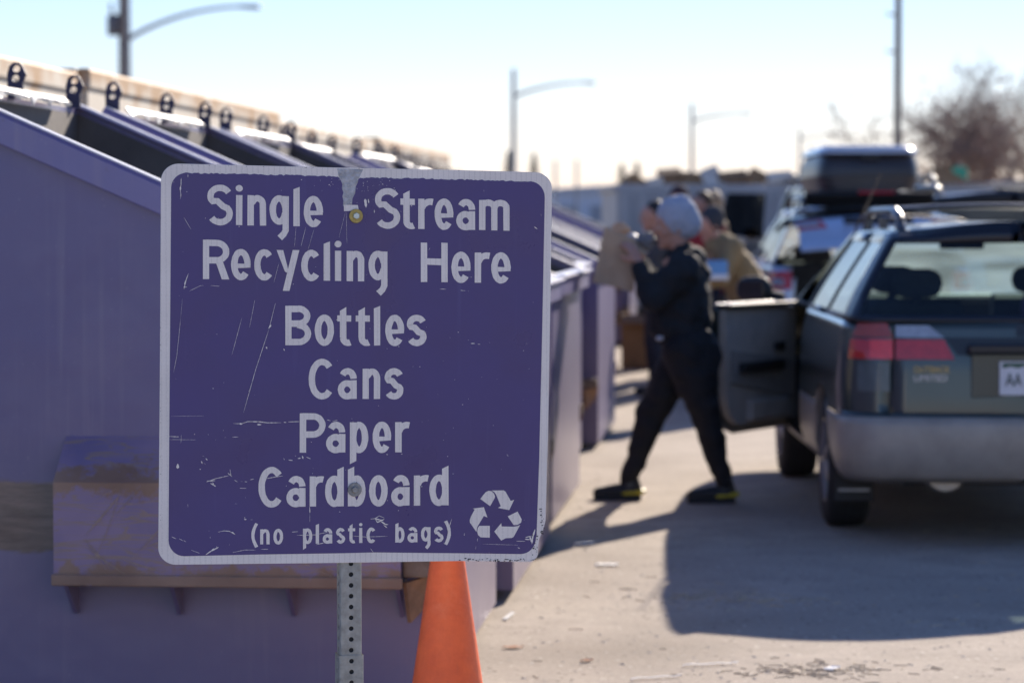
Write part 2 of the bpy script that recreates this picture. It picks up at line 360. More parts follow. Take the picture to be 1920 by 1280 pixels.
PURPLE = purple_mat('purple_paint', (.092, .076, .232)); RIMP = purple_mat('purple_rim_paint', (.14, .125, .33), False)
SLEEVE = scratched_mat()
INNER = mat('inner_grey_steel', (.11, .10, .095), .7, .1, .3, 3, .2, 20)
RUSTY = mat('rusty_plate', (.24, .13, .075), .8, .1, .4, 9, .3, 40)
BRIGHT = mat('sunlit_edge_paint', (.78, .77, .80), .4, 0, .1, 12)  # near-white: sunlight on the rim tops painted into the colour
PLAST = mat('torn_white_plastic', (.78, .77, .74), .5, 0, .1, 8, .3, 30)
STEELD = mat('dark_steel', (.06, .055, .05), .6, .6)
LUGM = mat('dark_lug_paint', (.035, .034, .075), .6, .2, .3, 30)
DD, DW, ZF, ZB, Z0 = 1.62, 2.00, 1.225, 1.93, .045     # depth, width, front and back height, clearance
def ztop(x): return ZF + (ZB - ZF) * (-x / DD)
def make_dumpster(label):
    t = thing('dumpster', (0, 0, 0), 0, label, 'dumpster', 'purple dumpsters in the row')
    P = lambda x, y, z: Vector((x, y, z))
    T = .012
    for y, dy in ((0, T), (DW, -T)):
        b = MB(); b.prism([[P(0, y, Z0), P(0, y, ZF), P(-DD, y, ZB), P(-DD, y, Z0)]], (0, dy, 0)); b.build('side_wall', PURPLE, t)
    b = MB(); b.box((-T / 2, DW / 2, (Z0 + ZF) / 2), (T, DW - 2 * T, ZF - Z0)); b.build('front_wall', PURPLE, t)
    b = MB(); b.box((-DD + T / 2, DW / 2, (Z0 + ZB) / 2), (T, DW - 2 * T, ZB - Z0)); b.box((-DD / 2, DW / 2, Z0 + .01), (DD - .03, DW - .03, .02)); b.build('rear_wall', PURPLE, t)
    # inner lining: dark dirty steel, 3 mm inside the walls
    b = MB(); e = T + .003
    b.add([P(-e, e, Z0 + .03), P(-e, e, ZF - .02), P(-DD + e, e, ZB - .02), P(-DD + e, e, Z0 + .03)], [(0, 1, 2, 3)])
    b.add([P(-e, DW - e, Z0 + .03), P(-e, DW - e, ZF - .02), P(-DD + e, DW - e, ZB - .02), P(-DD + e, DW - e, Z0 + .03)], [(3, 2, 1, 0)])
    b.add([P(-DD + e, e, Z0 + .03), P(-DD + e, DW - e, Z0 + .03), P(-DD + e, DW - e, ZB - .02), P(-DD + e, e, ZB - .02)], [(0, 1, 2, 3)])
    b.add([P(-e, e, Z0 + .03), P(-e, DW - e, Z0 + .03), P(-e, DW - e, ZF - .02), P(-e, e, ZF - .02)], [(3, 2, 1, 0)])
    b.build('inner_lining', INNER, t, fixn=False)
    # rim of angle iron, one length on each side
    sl_ = math.atan2(ZB - ZF, DD); ln = math.hypot(ZB - ZF, DD); rot = Matrix.Rotation(sl_, 3, 'Y')
    for y, sg in ((0, -1), (DW, 1)):
        b = MB(); mid = P(-DD / 2, y, (ZF + ZB) / 2 - .035)
        b.box(mid + P(0, sg * .022, 0), (ln + .05, .044, .085), rot)
        b.box(mid + rot @ P(0, sg * -.002, .046), (ln + .05, .085, .008), rot)
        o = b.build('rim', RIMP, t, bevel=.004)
        MB().box(mid + rot @ P(0, sg * .008, .0535), (ln + .046, .060, .005), rot).build('painted_sun_edge', BRIGHT, o)  # pale strip paints the sunlit top edge of the rim
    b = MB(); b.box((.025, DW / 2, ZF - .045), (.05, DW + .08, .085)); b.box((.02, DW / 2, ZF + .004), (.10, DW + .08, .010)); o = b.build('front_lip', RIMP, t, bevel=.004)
    MB().box((.025, DW / 2, ZF + .013), (.085, DW + .06, .006)).build('painted_sun_edge', BRIGHT, o)  # same painted sunlight along the front lip
    b = MB(); b.box((-DD - .02, DW / 2, ZB - .04), (.04, DW + .06, .08)); b.build('rear_rim', RIMP, t, bevel=.004)
    # ragged strip of the broken lid along the rear edge
    top = []; bot = []; rr = random.Random(3); n = 46
    for i in range(n + 1):
        y = .16 + (DW - .5) * i / n
        top.append(P(-DD + .035, y, ZB + .022)); bot.append(P(-DD + .062 + .010 * rr.random(), y, ZB + .002 - .018 * rr.random() * (1.6 if i % 7 < 3 else .4)))
    MB().prism([top + bot[::-1]], (.004, 0, .008)).build('torn_lid', PLAST, t)
    # lid lugs with two eyes
    for y in (.03, 1.05, 1.90):
        c = [(-.034, -.075), (-.034, .010), (-.026, .038), (-.009, .051), (.011, .050), (.022, .037), (.034, .009), (.022, -.022), (.022, -.075)]
        hole = lambda cx, cz, r_: [P(-DD + .02 + cx + r_ * math.cos(a), y, ZB + .075 + cz + r_ * math.sin(a)) for a in [2 * math.pi * k / 14 for k in range(14)]]
        out = [P(-DD + .02 + x, y, ZB + .075 + z) for x, z in c]
        MB().prism([out, hole(0, .028, .0125), hole(-.004, -.006, .0125)], (0, .010, 0)).build('lid_lug', LUGM, t)
    # fork sleeves on both sides with gussets
    XS0, XS1, dp = -1.175, -.10, .17
    for y, sg in ((0, -1), (DW, 1)):
        b = MB(); sec = [(0, .83), (sg * dp, .70), (sg * dp, .385), (0, .385)]; th = .011
        inn = [(0, .812), (sg * (dp - th), .692), (sg * (dp - th), .396), (0, .396)]
        V = [P(x, y + a, z) for x in (XS0, XS1) for a, z in sec] + [P(x, y + a, z) for x in (XS0, XS1) for a, z in inn]
        Fs = [(0, 1, 5, 4), (1, 2, 6, 5), (2, 3, 7, 6), (8, 9, 13, 12), (9, 10, 14, 13), (10, 11, 15, 14)]
        for k in (0, 1, 2): Fs += [(k, k + 1, k + 9, k + 8), (k + 4, k + 5, k + 13, k + 12)]
        b.add(V, Fs); s_ = b.build('fork_sleeve', SLEEVE, t)
        b = MB(); b.box(((XS0 + XS1) / 2, y + sg * (dp + .006), .400), (XS1 - XS0 + .01, .02, .035)); b.build('wear_strip', SLEEVE, s_, bevel=.004)
        for x in (XS0 + .025, -.82, -.46, XS1 - .02):
            b = MB(); b.prism([[P(x, y, .381), P(x, y + sg * .15, .381), P(x, y + sg * .02, .275), P(x, y, .275)]], (.013, 0, 0)); b.build('gusset', PURPLE, s_)
        # bent guide plate at the mouth of the sleeve
        b = MB(); b.prism([[P(XS1 + .004, y + sg * .16, .40), P(XS1 + .10, y + sg * .05, .42), P(XS1 + .07, y + sg * .02, .33), P(XS1 + .012, y + sg * .10, .27)]], (.012, sg * .004, 0)); b.build('guide_plate', RUSTY, s_)
        b = MB(); b.box((XS1 + .055, y + sg * .115, .445), (.105, .06, .062)); b.build('stop_block', mat('weathered_wood', (.20, .145, .105), .85, 0, .35, 14, .4, 50), s_, bevel=.006)
    # upright stiffeners and feet
    for x in (-.16, -DD + .16):
        for y in (.16, DW - .16):
            MB().box((x, y, .022), (.14, .10, .044)).build('foot', STEELD, t, bevel=.006)
    return t
spots = [(8.62, -.225), (10.98, .005), (13.5, .195), (15.95, .29), (18.3, .565), (20.9, .62), (23.4, .69), (25.9, .77), (28.4, .86), (30.9, .94), (33.6, 1.42)]
names = ['purple dumpster nearest the camera, its scratched fork sleeve showing left of the sign post', 'second purple dumpster in the row, right behind the one nearest the sign',
  'third purple dumpster in the row, its dark end at the right edge of the sign', 'fourth purple dumpster in the row, just past the right edge of the sign',
  'fifth purple dumpster in the row, left of the paper bag and the striding person', 'sixth purple dumpster in the row', 'seventh purple dumpster in the row',
  'eighth purple dumpster in the row', 'ninth purple dumpster in the row', 'tenth purple dumpster in the row', 'farthest purple dumpster, seen under the paper bag']
proto = make_dumpster(names[0])
for i, (d, X) in enumerate(spots):
    o = proto if i == 0 else copy_tree(proto)
    o['label'] = names[i]; o.location = (X, d, 0); o.rotation_euler = (0, 0, -ROW + R(rnd.uniform(-.7, .7) if i else 0))

rr = random.Random(17); b = MB(); yS = -.17 - .0035
def sc_(pts, w_, y=yS):
    P0 = [Vector((x, y - .00002 * len(b.v) / 50, z)) for x, z in pts]; V = []
    for i, p in enumerate(P0):
        d = (P0[min(i + 1, len(P0) - 1)] - P0[max(i - 1, 0)]).normalized(); n_ = Vector((-d.z, 0, d.x)); k = w_ * rr.uniform(.5, 1.2) * (1 if 0 < i < len(P0) - 1 else .2); V += [p + n_ * k, p - n_ * k]
    b.add(V, [(2 * i, 2 * i + 1, 2 * i + 3, 2 * i + 2) for i in range(len(P0) - 1)])
for i in range(34):
    x, z = rr.uniform(-1.15, -.15), rr.uniform(.43, .67); a = rr.choice((rr.uniform(-.3, .4), rr.uniform(.5, 1.2), rr.uniform(-1.1, -.6))); pts = []; q = rr.uniform(-.5, .5); step = rr.uniform(.012, .035)
    for k in range(9):
        if .415 < z < .69 and -1.17 < x < -.105: pts.append((x, z))
        x += math.cos(a) * step; z += math.sin(a) * step; a += q * .1
    if len(pts) > 2: sc_(pts, rr.choice((.0009, .0013, .002)))
tag(b.build('scratches', mat('bare_scratch', (.36, .27, .21), .7, 0, .3, 40), proto, fixn=False), kind='stuff')
# ================================================================ the recycling sign
SA = R(14)                                           # the sign is turned a little to the right of the camera
S_C = at(660, 680, 6.5); S_N = Vector((math.sin(SA), -math.cos(SA), 0))
def sp_(px, py, off=0.0):
    d = ray(px, py); P0 = S_C + S_N * off
    return CAM + d * ((P0 - CAM).dot(S_N) / d.dot(S_N))
sign = thing('recycling_sign', (S_C.x, S_C.y + .03, 0), 0, 'purple square recycling sign with white lettering on a perforated steel post', 'sign')
SINV = Matrix.Translation(-sign.location)
def sl(p): return p - Vector(sign.location)          # world point to the sign's own space
def sign_mats():
    m = bpy.data.materials.new('white_reflective_film'); t, b, N, L = nodes_of(m)
    tc = N('ShaderNodeTexCoord'); nz = N('ShaderNodeTexNoise'); nz.inputs['Scale'].default_value = 9; nz.inputs['Detail'].default_value = 8; L(tc.outputs['Object'], nz.inputs[0])
    rp = N('ShaderNodeValToRGB'); e = rp.color_ramp.elements; e[0].position = .3; e[0].color = (.88, .82, .76, 1); e[1].position = .7; e[1].color = (.96, .90, .84, 1); L(nz.outputs[0], rp.inputs[0])
    # fine honeycomb of the reflective sheeting
    vo = N('ShaderNodeTexVoronoi'); vo.feature = 'DISTANCE_TO_EDGE'; vo.inputs['Scale'].default_value = 330; vo.inputs['Randomness'].default_value = .2; L(tc.outputs['Object'], vo.inputs[0])
    r2 = N('ShaderNodeValToRGB'); e = r2.color_ramp.elements; e[0].position = .03; e[0].color = (.84, .84, .84, 1); e[1].position = .16; e[1].color = (1, 1, 1, 1); L(vo.outputs['Distance'], r2.inputs[0])
    mx = N('ShaderNodeMixRGB'); mx.blend_type = 'MULTIPLY'; mx.inputs[0].default_value = 1; L(rp.outputs[0], mx.inputs[1]); L(r2.outputs[0], mx.inputs[2])
    L(mx.outputs[0], b.inputs['Base Color']); b.inputs['Roughness'].default_value = .38
    m2 = bpy.data.materials.new('purple_ink'); t, b, N, L = nodes_of(m2)
    tc = N('ShaderNodeTexCoord'); nz = N('ShaderNodeTexNoise'); nz.inputs['Scale'].default_value = 5; nz.inputs['Detail'].default_value = 7; L(tc.outputs['Object'], nz.inputs[0])
    rp = N('ShaderNodeValToRGB'); e = rp.color_ramp.elements; e[0].position = .3; e[0].color = (.074, .053, .185, 1); e[1].position = .7; e[1].color = (.094, .069, .222, 1); L(nz.outputs[0], rp.inputs[0])
    mp = N('ShaderNodeMapping'); mp.inputs['Scale'].default_value = (1, 1, .06); mp.inputs['Rotation'].default_value = (0, R(12), 0); L(tc.outputs['Object'], mp.inputs[0])
    n2 = N('ShaderNodeTexNoise'); n2.inputs['Scale'].default_value = 45; n2.inputs['Detail'].default_value = 5; L(mp.outputs[0], n2.inputs[0])
    r2 = N('ShaderNodeValToRGB'); e = r2.color_ramp.elements; e[0].position = .62; e[0].color = (0, 0, 0, 1); e[1].position = .85; e[1].color = (.25, .25, .25, 1); L(n2.outputs[0], r2.inputs[0])
    mx = N('ShaderNodeMixRGB'); mx.inputs[2].default_value = (.16, .15, .34, 1); L(r2.outputs[0], mx.inputs[0]); L(rp.outputs[0], mx.inputs[1])
    nb = N('ShaderNodeTexNoise'); nb.inputs['Scale'].default_value = 2.2; nb.inputs['Detail'].default_value = 3; L(tc.outputs['Object'], nb.inputs[0])
    mr = N('ShaderNodeMapRange'); mr.inputs[1].default_value = .3; mr.inputs[2].default_value = .7; mr.inputs[3].default_value = .22; mr.inputs[4].default_value = .5; L(nz.outputs[0], mr.inputs[0]); L(mr.outputs[0], b.inputs['Roughness'])
    bp = N('ShaderNodeBump'); bp.inputs['Strength'].default_value = .25; bp.inputs['Distance'].default_value = .03; L(nb.outputs[0], bp.inputs['Height']); L(bp.outputs[0], b.inputs['Normal'])
    L(mx.outputs[0], b.inputs['Base Color'])
    return m, m2
FILM, INK = sign_mats()
ALU = mat('scuffed_aluminium', (.46, .47, .49), .5, .35, .35, 60, .4, 160)
GRIME = mat('black_edge_grime', (.07, .065, .07), .8, 0, .3, 30)
def corner(cx, cy, rx, ry, a0, a1, n=9): return [(cx + rx * math.cos(R(a0 + (a1 - a0) * k / n)), cy - ry * math.sin(R(a0 + (a1 - a0) * k / n))) for k in range(n + 1)]
outl = corner(335, 339, 33, 32, 180, 90) + [(660, 315), (860, 319)] + corner(1004, 354, 31, 31, 90, 0) + [(1032, 560), (1027.5, 820), (1023, 975), (1019, 992), (1011, 1010), (1009, 1024)] \
    + corner(992, 1034, 17, 19, 0, -90) + [(860, 1051), (640, 1054.5)] + corner(330, 1027, 33, 31, -90, -180) + [(300, 700)]
pan = MB(); pan.prism([[sl(sp_(x, y)) for x, y in outl]], S_N * -.0028); panel = pan.build('panel', FILM, sign, bevel=.0006)
def jag(pts, amp, step=5, seed=1):
    q = []; r_ = random.Random(seed)
    for i, (a, b) in enumerate(zip(pts, pts[1:])):
        L_ = math.hypot(b[0] - a[0], b[1] - a[1]); n = max(1, int(L_ / step))
        for k in range(n):
            f = k / n; q.append((a[0] + (b[0] - a[0]) * f + r_.uniform(-.2, .2) * amp, a[1] + (b[1] - a[1]) * f + r_.uniform(-1, 1) * amp))
    q.append(pts[-1]); return q
topl = jag([(348, 324.5), (480, 327), (600, 330), (634, 331.5)], 1.3, 4, 4)
notch = [(636, 334), (640, 340), (642, 346), (641, 353), (644, 361), (642, 368), (644, 377), (643, 385), (647, 391), (655, 392), (660, 384), (661, 372), (666, 362), (667, 350), (671, 342), (672, 336)]
topr = jag([(675, 333), (770, 334.5), (900, 337.5), (992, 340.5)], 1.2, 4, 5)
fld = corner(349, 352, 28, 27.5, 180, 90, 8)[:-1] + topl + notch + topr + corner(993, 370, 28.5, 30, 86, 0, 8) + [(1017, 600), (1011, 860), (1006, 1004)] \
    + corner(976, 1007, 29, 31, 0, -90, 8) + [(860, 1036.5), (700, 1035), (640, 1036.5), (480, 1039)] + corner(345, 1012, 29, 30, -90, -180, 8) + [(317.5, 800)]
fo = MB(); fo.sheet([[sl(sp_(x, y, .0005)) for x, y in fld]]); field = fo.build('purple_field', INK, panel, fixn=False)
pa = MB(); pa.sheet([[sl(sp_(x, y, .0004)) for x, y in [(632, 316.5), (681, 317.5), (672, 336), (671, 342), (667, 350), (666, 362), (661, 372), (660, 384), (655, 392), (647, 391), (643, 385), (644, 377), (642, 368), (644, 361), (641, 353), (642, 346), (640, 340), (636, 334)]]])
pa.build('bare_metal_patch', ALU, panel, fixn=False)

# ---- lettering: highway-style glyphs drawn as strokes inside measured boxes
def ell(cx, cy, rx, ry, a0, a1, n=18): return [(cx + rx * math.cos(R(a0 + (a1 - a0) * k / n)), cy + ry * math.sin(R(a0 + (a1 - a0) * k / n))) for k in range(n + 1)]
def glyph(ch, W, s):
    """strokes (centre lines) and solid polygons of a letter in a box W wide; s = size with cap height 74, x-height 56.5, y up from the baseline"""
    H, h, w = 74 * s, 56.5 * s, 12 * s; k = w / 2; st = []; po = []
    L, Rr, mx = k, W - k, W / 2; ov = 1.2 * s
    def bowl(top, bot): return ell(mx, (top + bot) / 2, (W - w) / 2, (top - bot) / 2 - k + ov, 0, 360, 30)
    stem = lambda x, y0, y1, slant=0: po.append([(x - k, y0), (x + k, y0), (x + k, y1), (x - k, y1 - slant)])
    if ch == 'S':
        ry = (H - w) / 4 + ov / 2; rx = (W - w) / 2
        st.append(ell(mx, H - k + ov - ry, rx, ry, 28, 215, 16) + [(mx - rx * .28, H * .60), (mx + rx * .30, H * .465)] + ell(mx, k - ov + ry, rx, ry, 38, -150, 16))
    elif ch == 's':
        ry = (h - w) / 4 + ov / 2; rx = (W - w) / 2
        st.append(ell(mx, h - k + ov - ry, rx, ry, 22, 205, 14) + [(mx - rx * .3, h * .60), (mx + rx * .3, h * .44)] + ell(mx, k - ov + ry, rx, ry, 28, -152, 14))
    elif ch == 'i': stem(mx, 0, h); po.append(ell(mx, h + 12.5 * s, 6.6 * s, 6.3 * s, 0, 360, 16)[:-1])
    elif ch == 'l': stem(mx, 0, H, 5 * s)
    elif ch == 't':
        stem(W * .42, 14 * s, H * .97, 7 * s); po.append([(0, h - 12 * s), (W, h - 12 * s), (W, h - .5 * s), (0, h - .5 * s)])
        st.append(ell(W * .42 + 9 * s, 14.5 * s, 9 * s, 9.7 * s, 180, 300, 8))
    elif ch == 'n': stem(L, 0, h); st.append([(L + k * .2, h * .74)] + ell(mx + k * .25, h - k - 12 * s, (Rr - L) / 2 - k * .25, 12.5 * s, 150, 0, 12) + [(Rr, 0)])
    elif ch == 'm':
        a = W / 2; stem(L, 0, h)
        for x in (a, Rr):
            st.append([(x - (a - k), h * .74)] + ell((x + x - (a - k)) / 2, h - k - 8 * s, (a - k) / 2, 9 * s, 150, 0, 10) + [(x, 0)])
    elif ch == 'g':
        st.append(ell(mx - k * .1, h / 2 + 1.5 * s, (W - w) / 2, h / 2 - k - .5 * s, 15, 345, 28)); po.append([(W - w, 4 * s), (W, 4 * s), (W, h - .5 * s), (W - w, h - .5 * s)])
        st.append([(Rr, 6 * s), (Rr, -8 * s), (Rr - 3.5 * s, -15 * s), (W * .52, -22.5 * s)])
    elif ch == 'e':
        cy = h / 2; rx = (W - w) / 2; ry = h / 2 - k + ov
        st.append(ell(mx, cy, rx, ry, -4, 318, 30)); po.append([(w * .9, h * .375), (W - .3 * s, h * .40), (W - .5 * s, h * .52), (w * .9, h * .53)])
    elif ch in 'cC':
        hh = H if ch == 'C' else h; st.append(ell(mx + 1.5 * s, hh / 2, (W - w) / 2 + 1 * s, hh / 2 - k + ov, 44, 316, 28))
    elif ch == 'r': stem(L, 0, h); st.append([(L + k * .2, h * .70)] + ell(W * .80, h - k - 13 * s, W * .80 - L - k * .3, 13.5 * s, 150, 72, 8))
    elif ch == 'a':
        po.append([(W - w, 0), (W, 0), (W, h * .62), (W - w, h * .62)])
        st.append(ell(mx + .5 * s, h - k - 14 * s + ov, (W - w) / 2 - .5 * s, 14 * s, 150, 0, 14)); st.append(ell(mx - k * .1, h * .30, (W - w) / 2, h * .30 - k + ov, 20, 340, 24))
    elif ch in 'odbpg':
        st.append(bowl(h, 0) if ch == 'o' else ell(mx, h / 2, (W - w) / 2, h / 2 - k + ov, 0, 360, 30))
        if ch == 'd': po.append([(W - w, 0), (W, 0), (W, H), (W - w, H - 5.5 * s)])
        if ch == 'b': po.append([(0, 0), (w, 0), (w, H), (0, H - 5.5 * s)])
        if ch == 'p': po.append([(0, -22 * s), (w, -16 * s), (w, h), (0, h)])
    elif ch == 'y': po.append([(0, h), (w * 1.03, h), (W * .56, 12 * s), (W * .36, 16 * s)]); po.append([(W - w * 1.03, h), (W, h), (W * .56, -20 * s), (W * .27, -20 * s)])
    elif ch == 'H': stem(L, 0, H); stem(Rr, 0, H); po.append([(w - 1, H * .44), (W - w + 1, H * .43), (W - w + 1, H * .60), (w - 1, H * .60)])
    elif ch == 'R':
        stem(L, 0, H); st.append([(L, H - k), (W * .52, H - k)] + ell(W * .52, H * .70, Rr - W * .52, H * .30 - k, 90, -90, 14) + [(L, H * .40 + k)])
        po.append([(W - w * 1.15, 0), (W, 0), (W * .76, H * .45), (W * .50, H * .42)])
    elif ch == 'P': stem(L, 0, H); st.append([(L, H - k), (W * .52, H - k)] + ell(W * .52, H * .69, Rr - W * .52, H * .31 - k, 90, -90, 14) + [(L, H * .38 + k)])
    elif ch == 'B':
        stem(L, 0, H); st.append([(L, H - k), (W * .5, H - k)] + ell(W * .5, H * .735, Rr - W * .5 - 1.5 * s, H * .265 - k + .5 * s, 90, -90, 12) + [(L, H * .47 + k)])
        st.append([(L, H * .47 + k), (W * .52, H * .47 + k)] + ell(W * .52, H * .275 + k * .2, Rr - W * .52, H * .275 - k * .8, 90, -90, 12) + [(L, k)])
    elif ch == '(': st.append([(W * .85 + (-W * .62) * math.sin(math.pi * k_ / 12), H * 1.06 - H * 1.20 * k_ / 12) for k_ in range(13)])
    elif ch == ')': st.append([(W * .15 + (W * .62) * math.sin(math.pi * k_ / 12), H * 1.06 - H * 1.20 * k_ / 12) for k_ in range(13)])
    return st, po, w
def strip(pts, w):
    """two-sided outline of a stroke"""
    a, b = [], []
    for i, p in enumerate(pts):
        p0 = pts[max(0, i - 1)]; p1 = pts[min(len(pts) - 1, i + 1)]
        closed = math.hypot(pts[0][0] - pts[-1][0], pts[0][1] - pts[-1][1]) < .01
        if closed and i in (0, len(pts) - 1): p0, p1 = pts[-2], pts[1]
        dx, dy = p1[0] - p0[0], p1[1] - p0[1]; l = math.hypot(dx, dy) or 1
        a.append((p[0] - dy / l * w / 2, p[1] + dx / l * w / 2)); b.append((p[0] + dy / l * w / 2, p[1] - dx / l * w / 2))
    return a, b
def line(chars, base0, base1, s):
    """chars: (letter, left, right) in photograph pixels; the baseline runs from base0 to base1"""
    mb = MB(); jr = random.Random(len(chars) * 7 + int(base0[1]))
    for ch, xl, xr in chars:
        st, po, w = glyph(ch, xr - xl, s); lay = 0
        def place(x, y, off):
            bx = xl + x; by = base0[1] + (base1[1] - base0[1]) * (bx - base0[0]) / (base1[0] - base0[0])
            return sl(sp_(bx + jr.uniform(-.28, .28), by - y + jr.uniform(-.28, .28), off))
        for pts in st:
            off = .0011 + .00016 * lay; lay += 1; a, b = strip(pts, w); n = len(pts)
            V = [place(x, y, off) for x, y in a] + [place(x, y, off) for x, y in b]
            mb.add(V, [(i, i + 1, n + i + 1, n + i) for i in range(n - 1)])
        for p in po:
            off = .0011 + .00016 * lay; lay += 1
            mb.sheet([[place(x, y, off) for x, y in p]])
    return mb.build('lettering', FILM, panel, fixn=False)
line([('S', 388.6, 436.7), ('i', 442.4, 454.6), ('n', 463.8, 499), ('g', 506, 541.6), ('l', 550, 562), ('e', 569.5, 605.6)], (440, 422), (955, 432.5), 1)
line([('S', 703, 750.4), ('t', 750.8, 777.8), ('r', 784, 812.7), ('e', 814.8, 850.3), ('a', 856, 891), ('m', 898, 955.6)], (440, 422), (955, 432.5), 1)
line([('R', 380.4, 430), ('e', 433.3, 470), ('c', 476, 512), ('y', 518.6, 561.3), ('c', 564.4, 600), ('l', 606.7, 618.9), ('i', 627.7, 639.9), ('n', 649.8, 683), ('g', 691.5, 726.6)], (405, 523.6), (940, 530.5), 1)
line([('H', 789, 839.2), ('e', 846.3, 882.4), ('r', 890, 919), ('e', 921, 957.6)], (405, 523.6), (940, 530.5), 1)
line([('B', 534.8, 583.5), ('o', 590.2, 626.2), ('t', 632.3, 658.7), ('t', 667, 693.5), ('l', 701, 713.2), ('e', 722.4, 758), ('s', 762.6, 799.8)], (535, 647), (800, 647.6), 1)
line([('C', 578, 626.6), ('a', 634, 669), ('n', 679.7, 712.8), ('s', 721, 756.5)], (578, 747.3), (757, 747.6), 1)
line([('P', 562, 610.5), ('a', 612, 647.5), ('p', 656.2, 690.5), ('e', 698.6, 733.5), ('r', 741, 768.7)], (560, 848.3), (768, 847.4), 1)
line([('C', 484, 531.7), ('a', 537.4, 572.8), ('r', 580.5, 607.3), ('d', 609.3, 644.5), ('b', 652.2, 685.4), ('o', 692, 727), ('a', 734, 768), ('r', 776, 804), ('d', 805, 841)], (484, 950), (840, 946.6), 1)
line([('(', 471.4, 483), ('n', 487.6, 505.3), ('o', 512.4, 531)], (471, 1020.2), (845, 1015), .50)
line([('p', 568, 585.5), ('l', 592, 598.3), ('a', 605.2, 623), ('s', 630.2, 647), ('t', 652.6, 666), ('i', 673.2, 679.6), ('c', 686.8, 704.3)], (471, 1020.2), (845, 1015), .50)
line([('b', 741.2, 758.5), ('a', 764.2, 782.5), ('g', 789.6, 807.3), ('s', 813.8, 831.6), (')', 833.7, 845.2)], (471, 1020.2), (845, 1015), .50)
hy = MB(); hy.sheet([[sl(sp_(x, y, .0011)) for x, y in [(644.7, 384), (671, 384.6), (672.5, 393), (660, 395.5), (645, 396)]]]); hy.build('lettering', FILM, panel, fixn=False)
rec = [[(1185, 615), (1210, 580), (1235, 551), (1262, 539), (1288, 543), (1308, 562), (1320, 588), (1318, 605), (1275, 681)],
       [(1288, 537), (1345, 536), (1400, 535), (1418, 548), (1465, 632), (1497, 622), (1452, 717), (1347, 697), (1373, 681), (1330, 575), (1312, 550)],
       [(1113, 703), (1217, 690), (1250, 786), (1217, 771), (1157, 872), (1148, 918), (1088, 832), (1087, 808), (1098, 775), (1133, 711)],
       [(1176, 862), (1272, 862), (1272, 971), (1187, 968), (1163, 947), (1155, 912), (1162, 880)],
       [(1437, 775), (1528, 730), (1567, 803), (1561, 832), (1530, 853), (1492, 855)],
       [(1313, 915), (1378, 837), (1381, 868), (1490, 870), (1530, 864), (1553, 853), (1492, 965), (1474, 974), (1420, 976), (1377, 998)]]
rs = MB()
for p in rec: rs.sheet([[sl(sp_(660 + x / 4.923, 810 + y / 4.923, .0011)) for x, y in p]])
rs.build('recycling_symbol', FILM, panel, fixn=False)
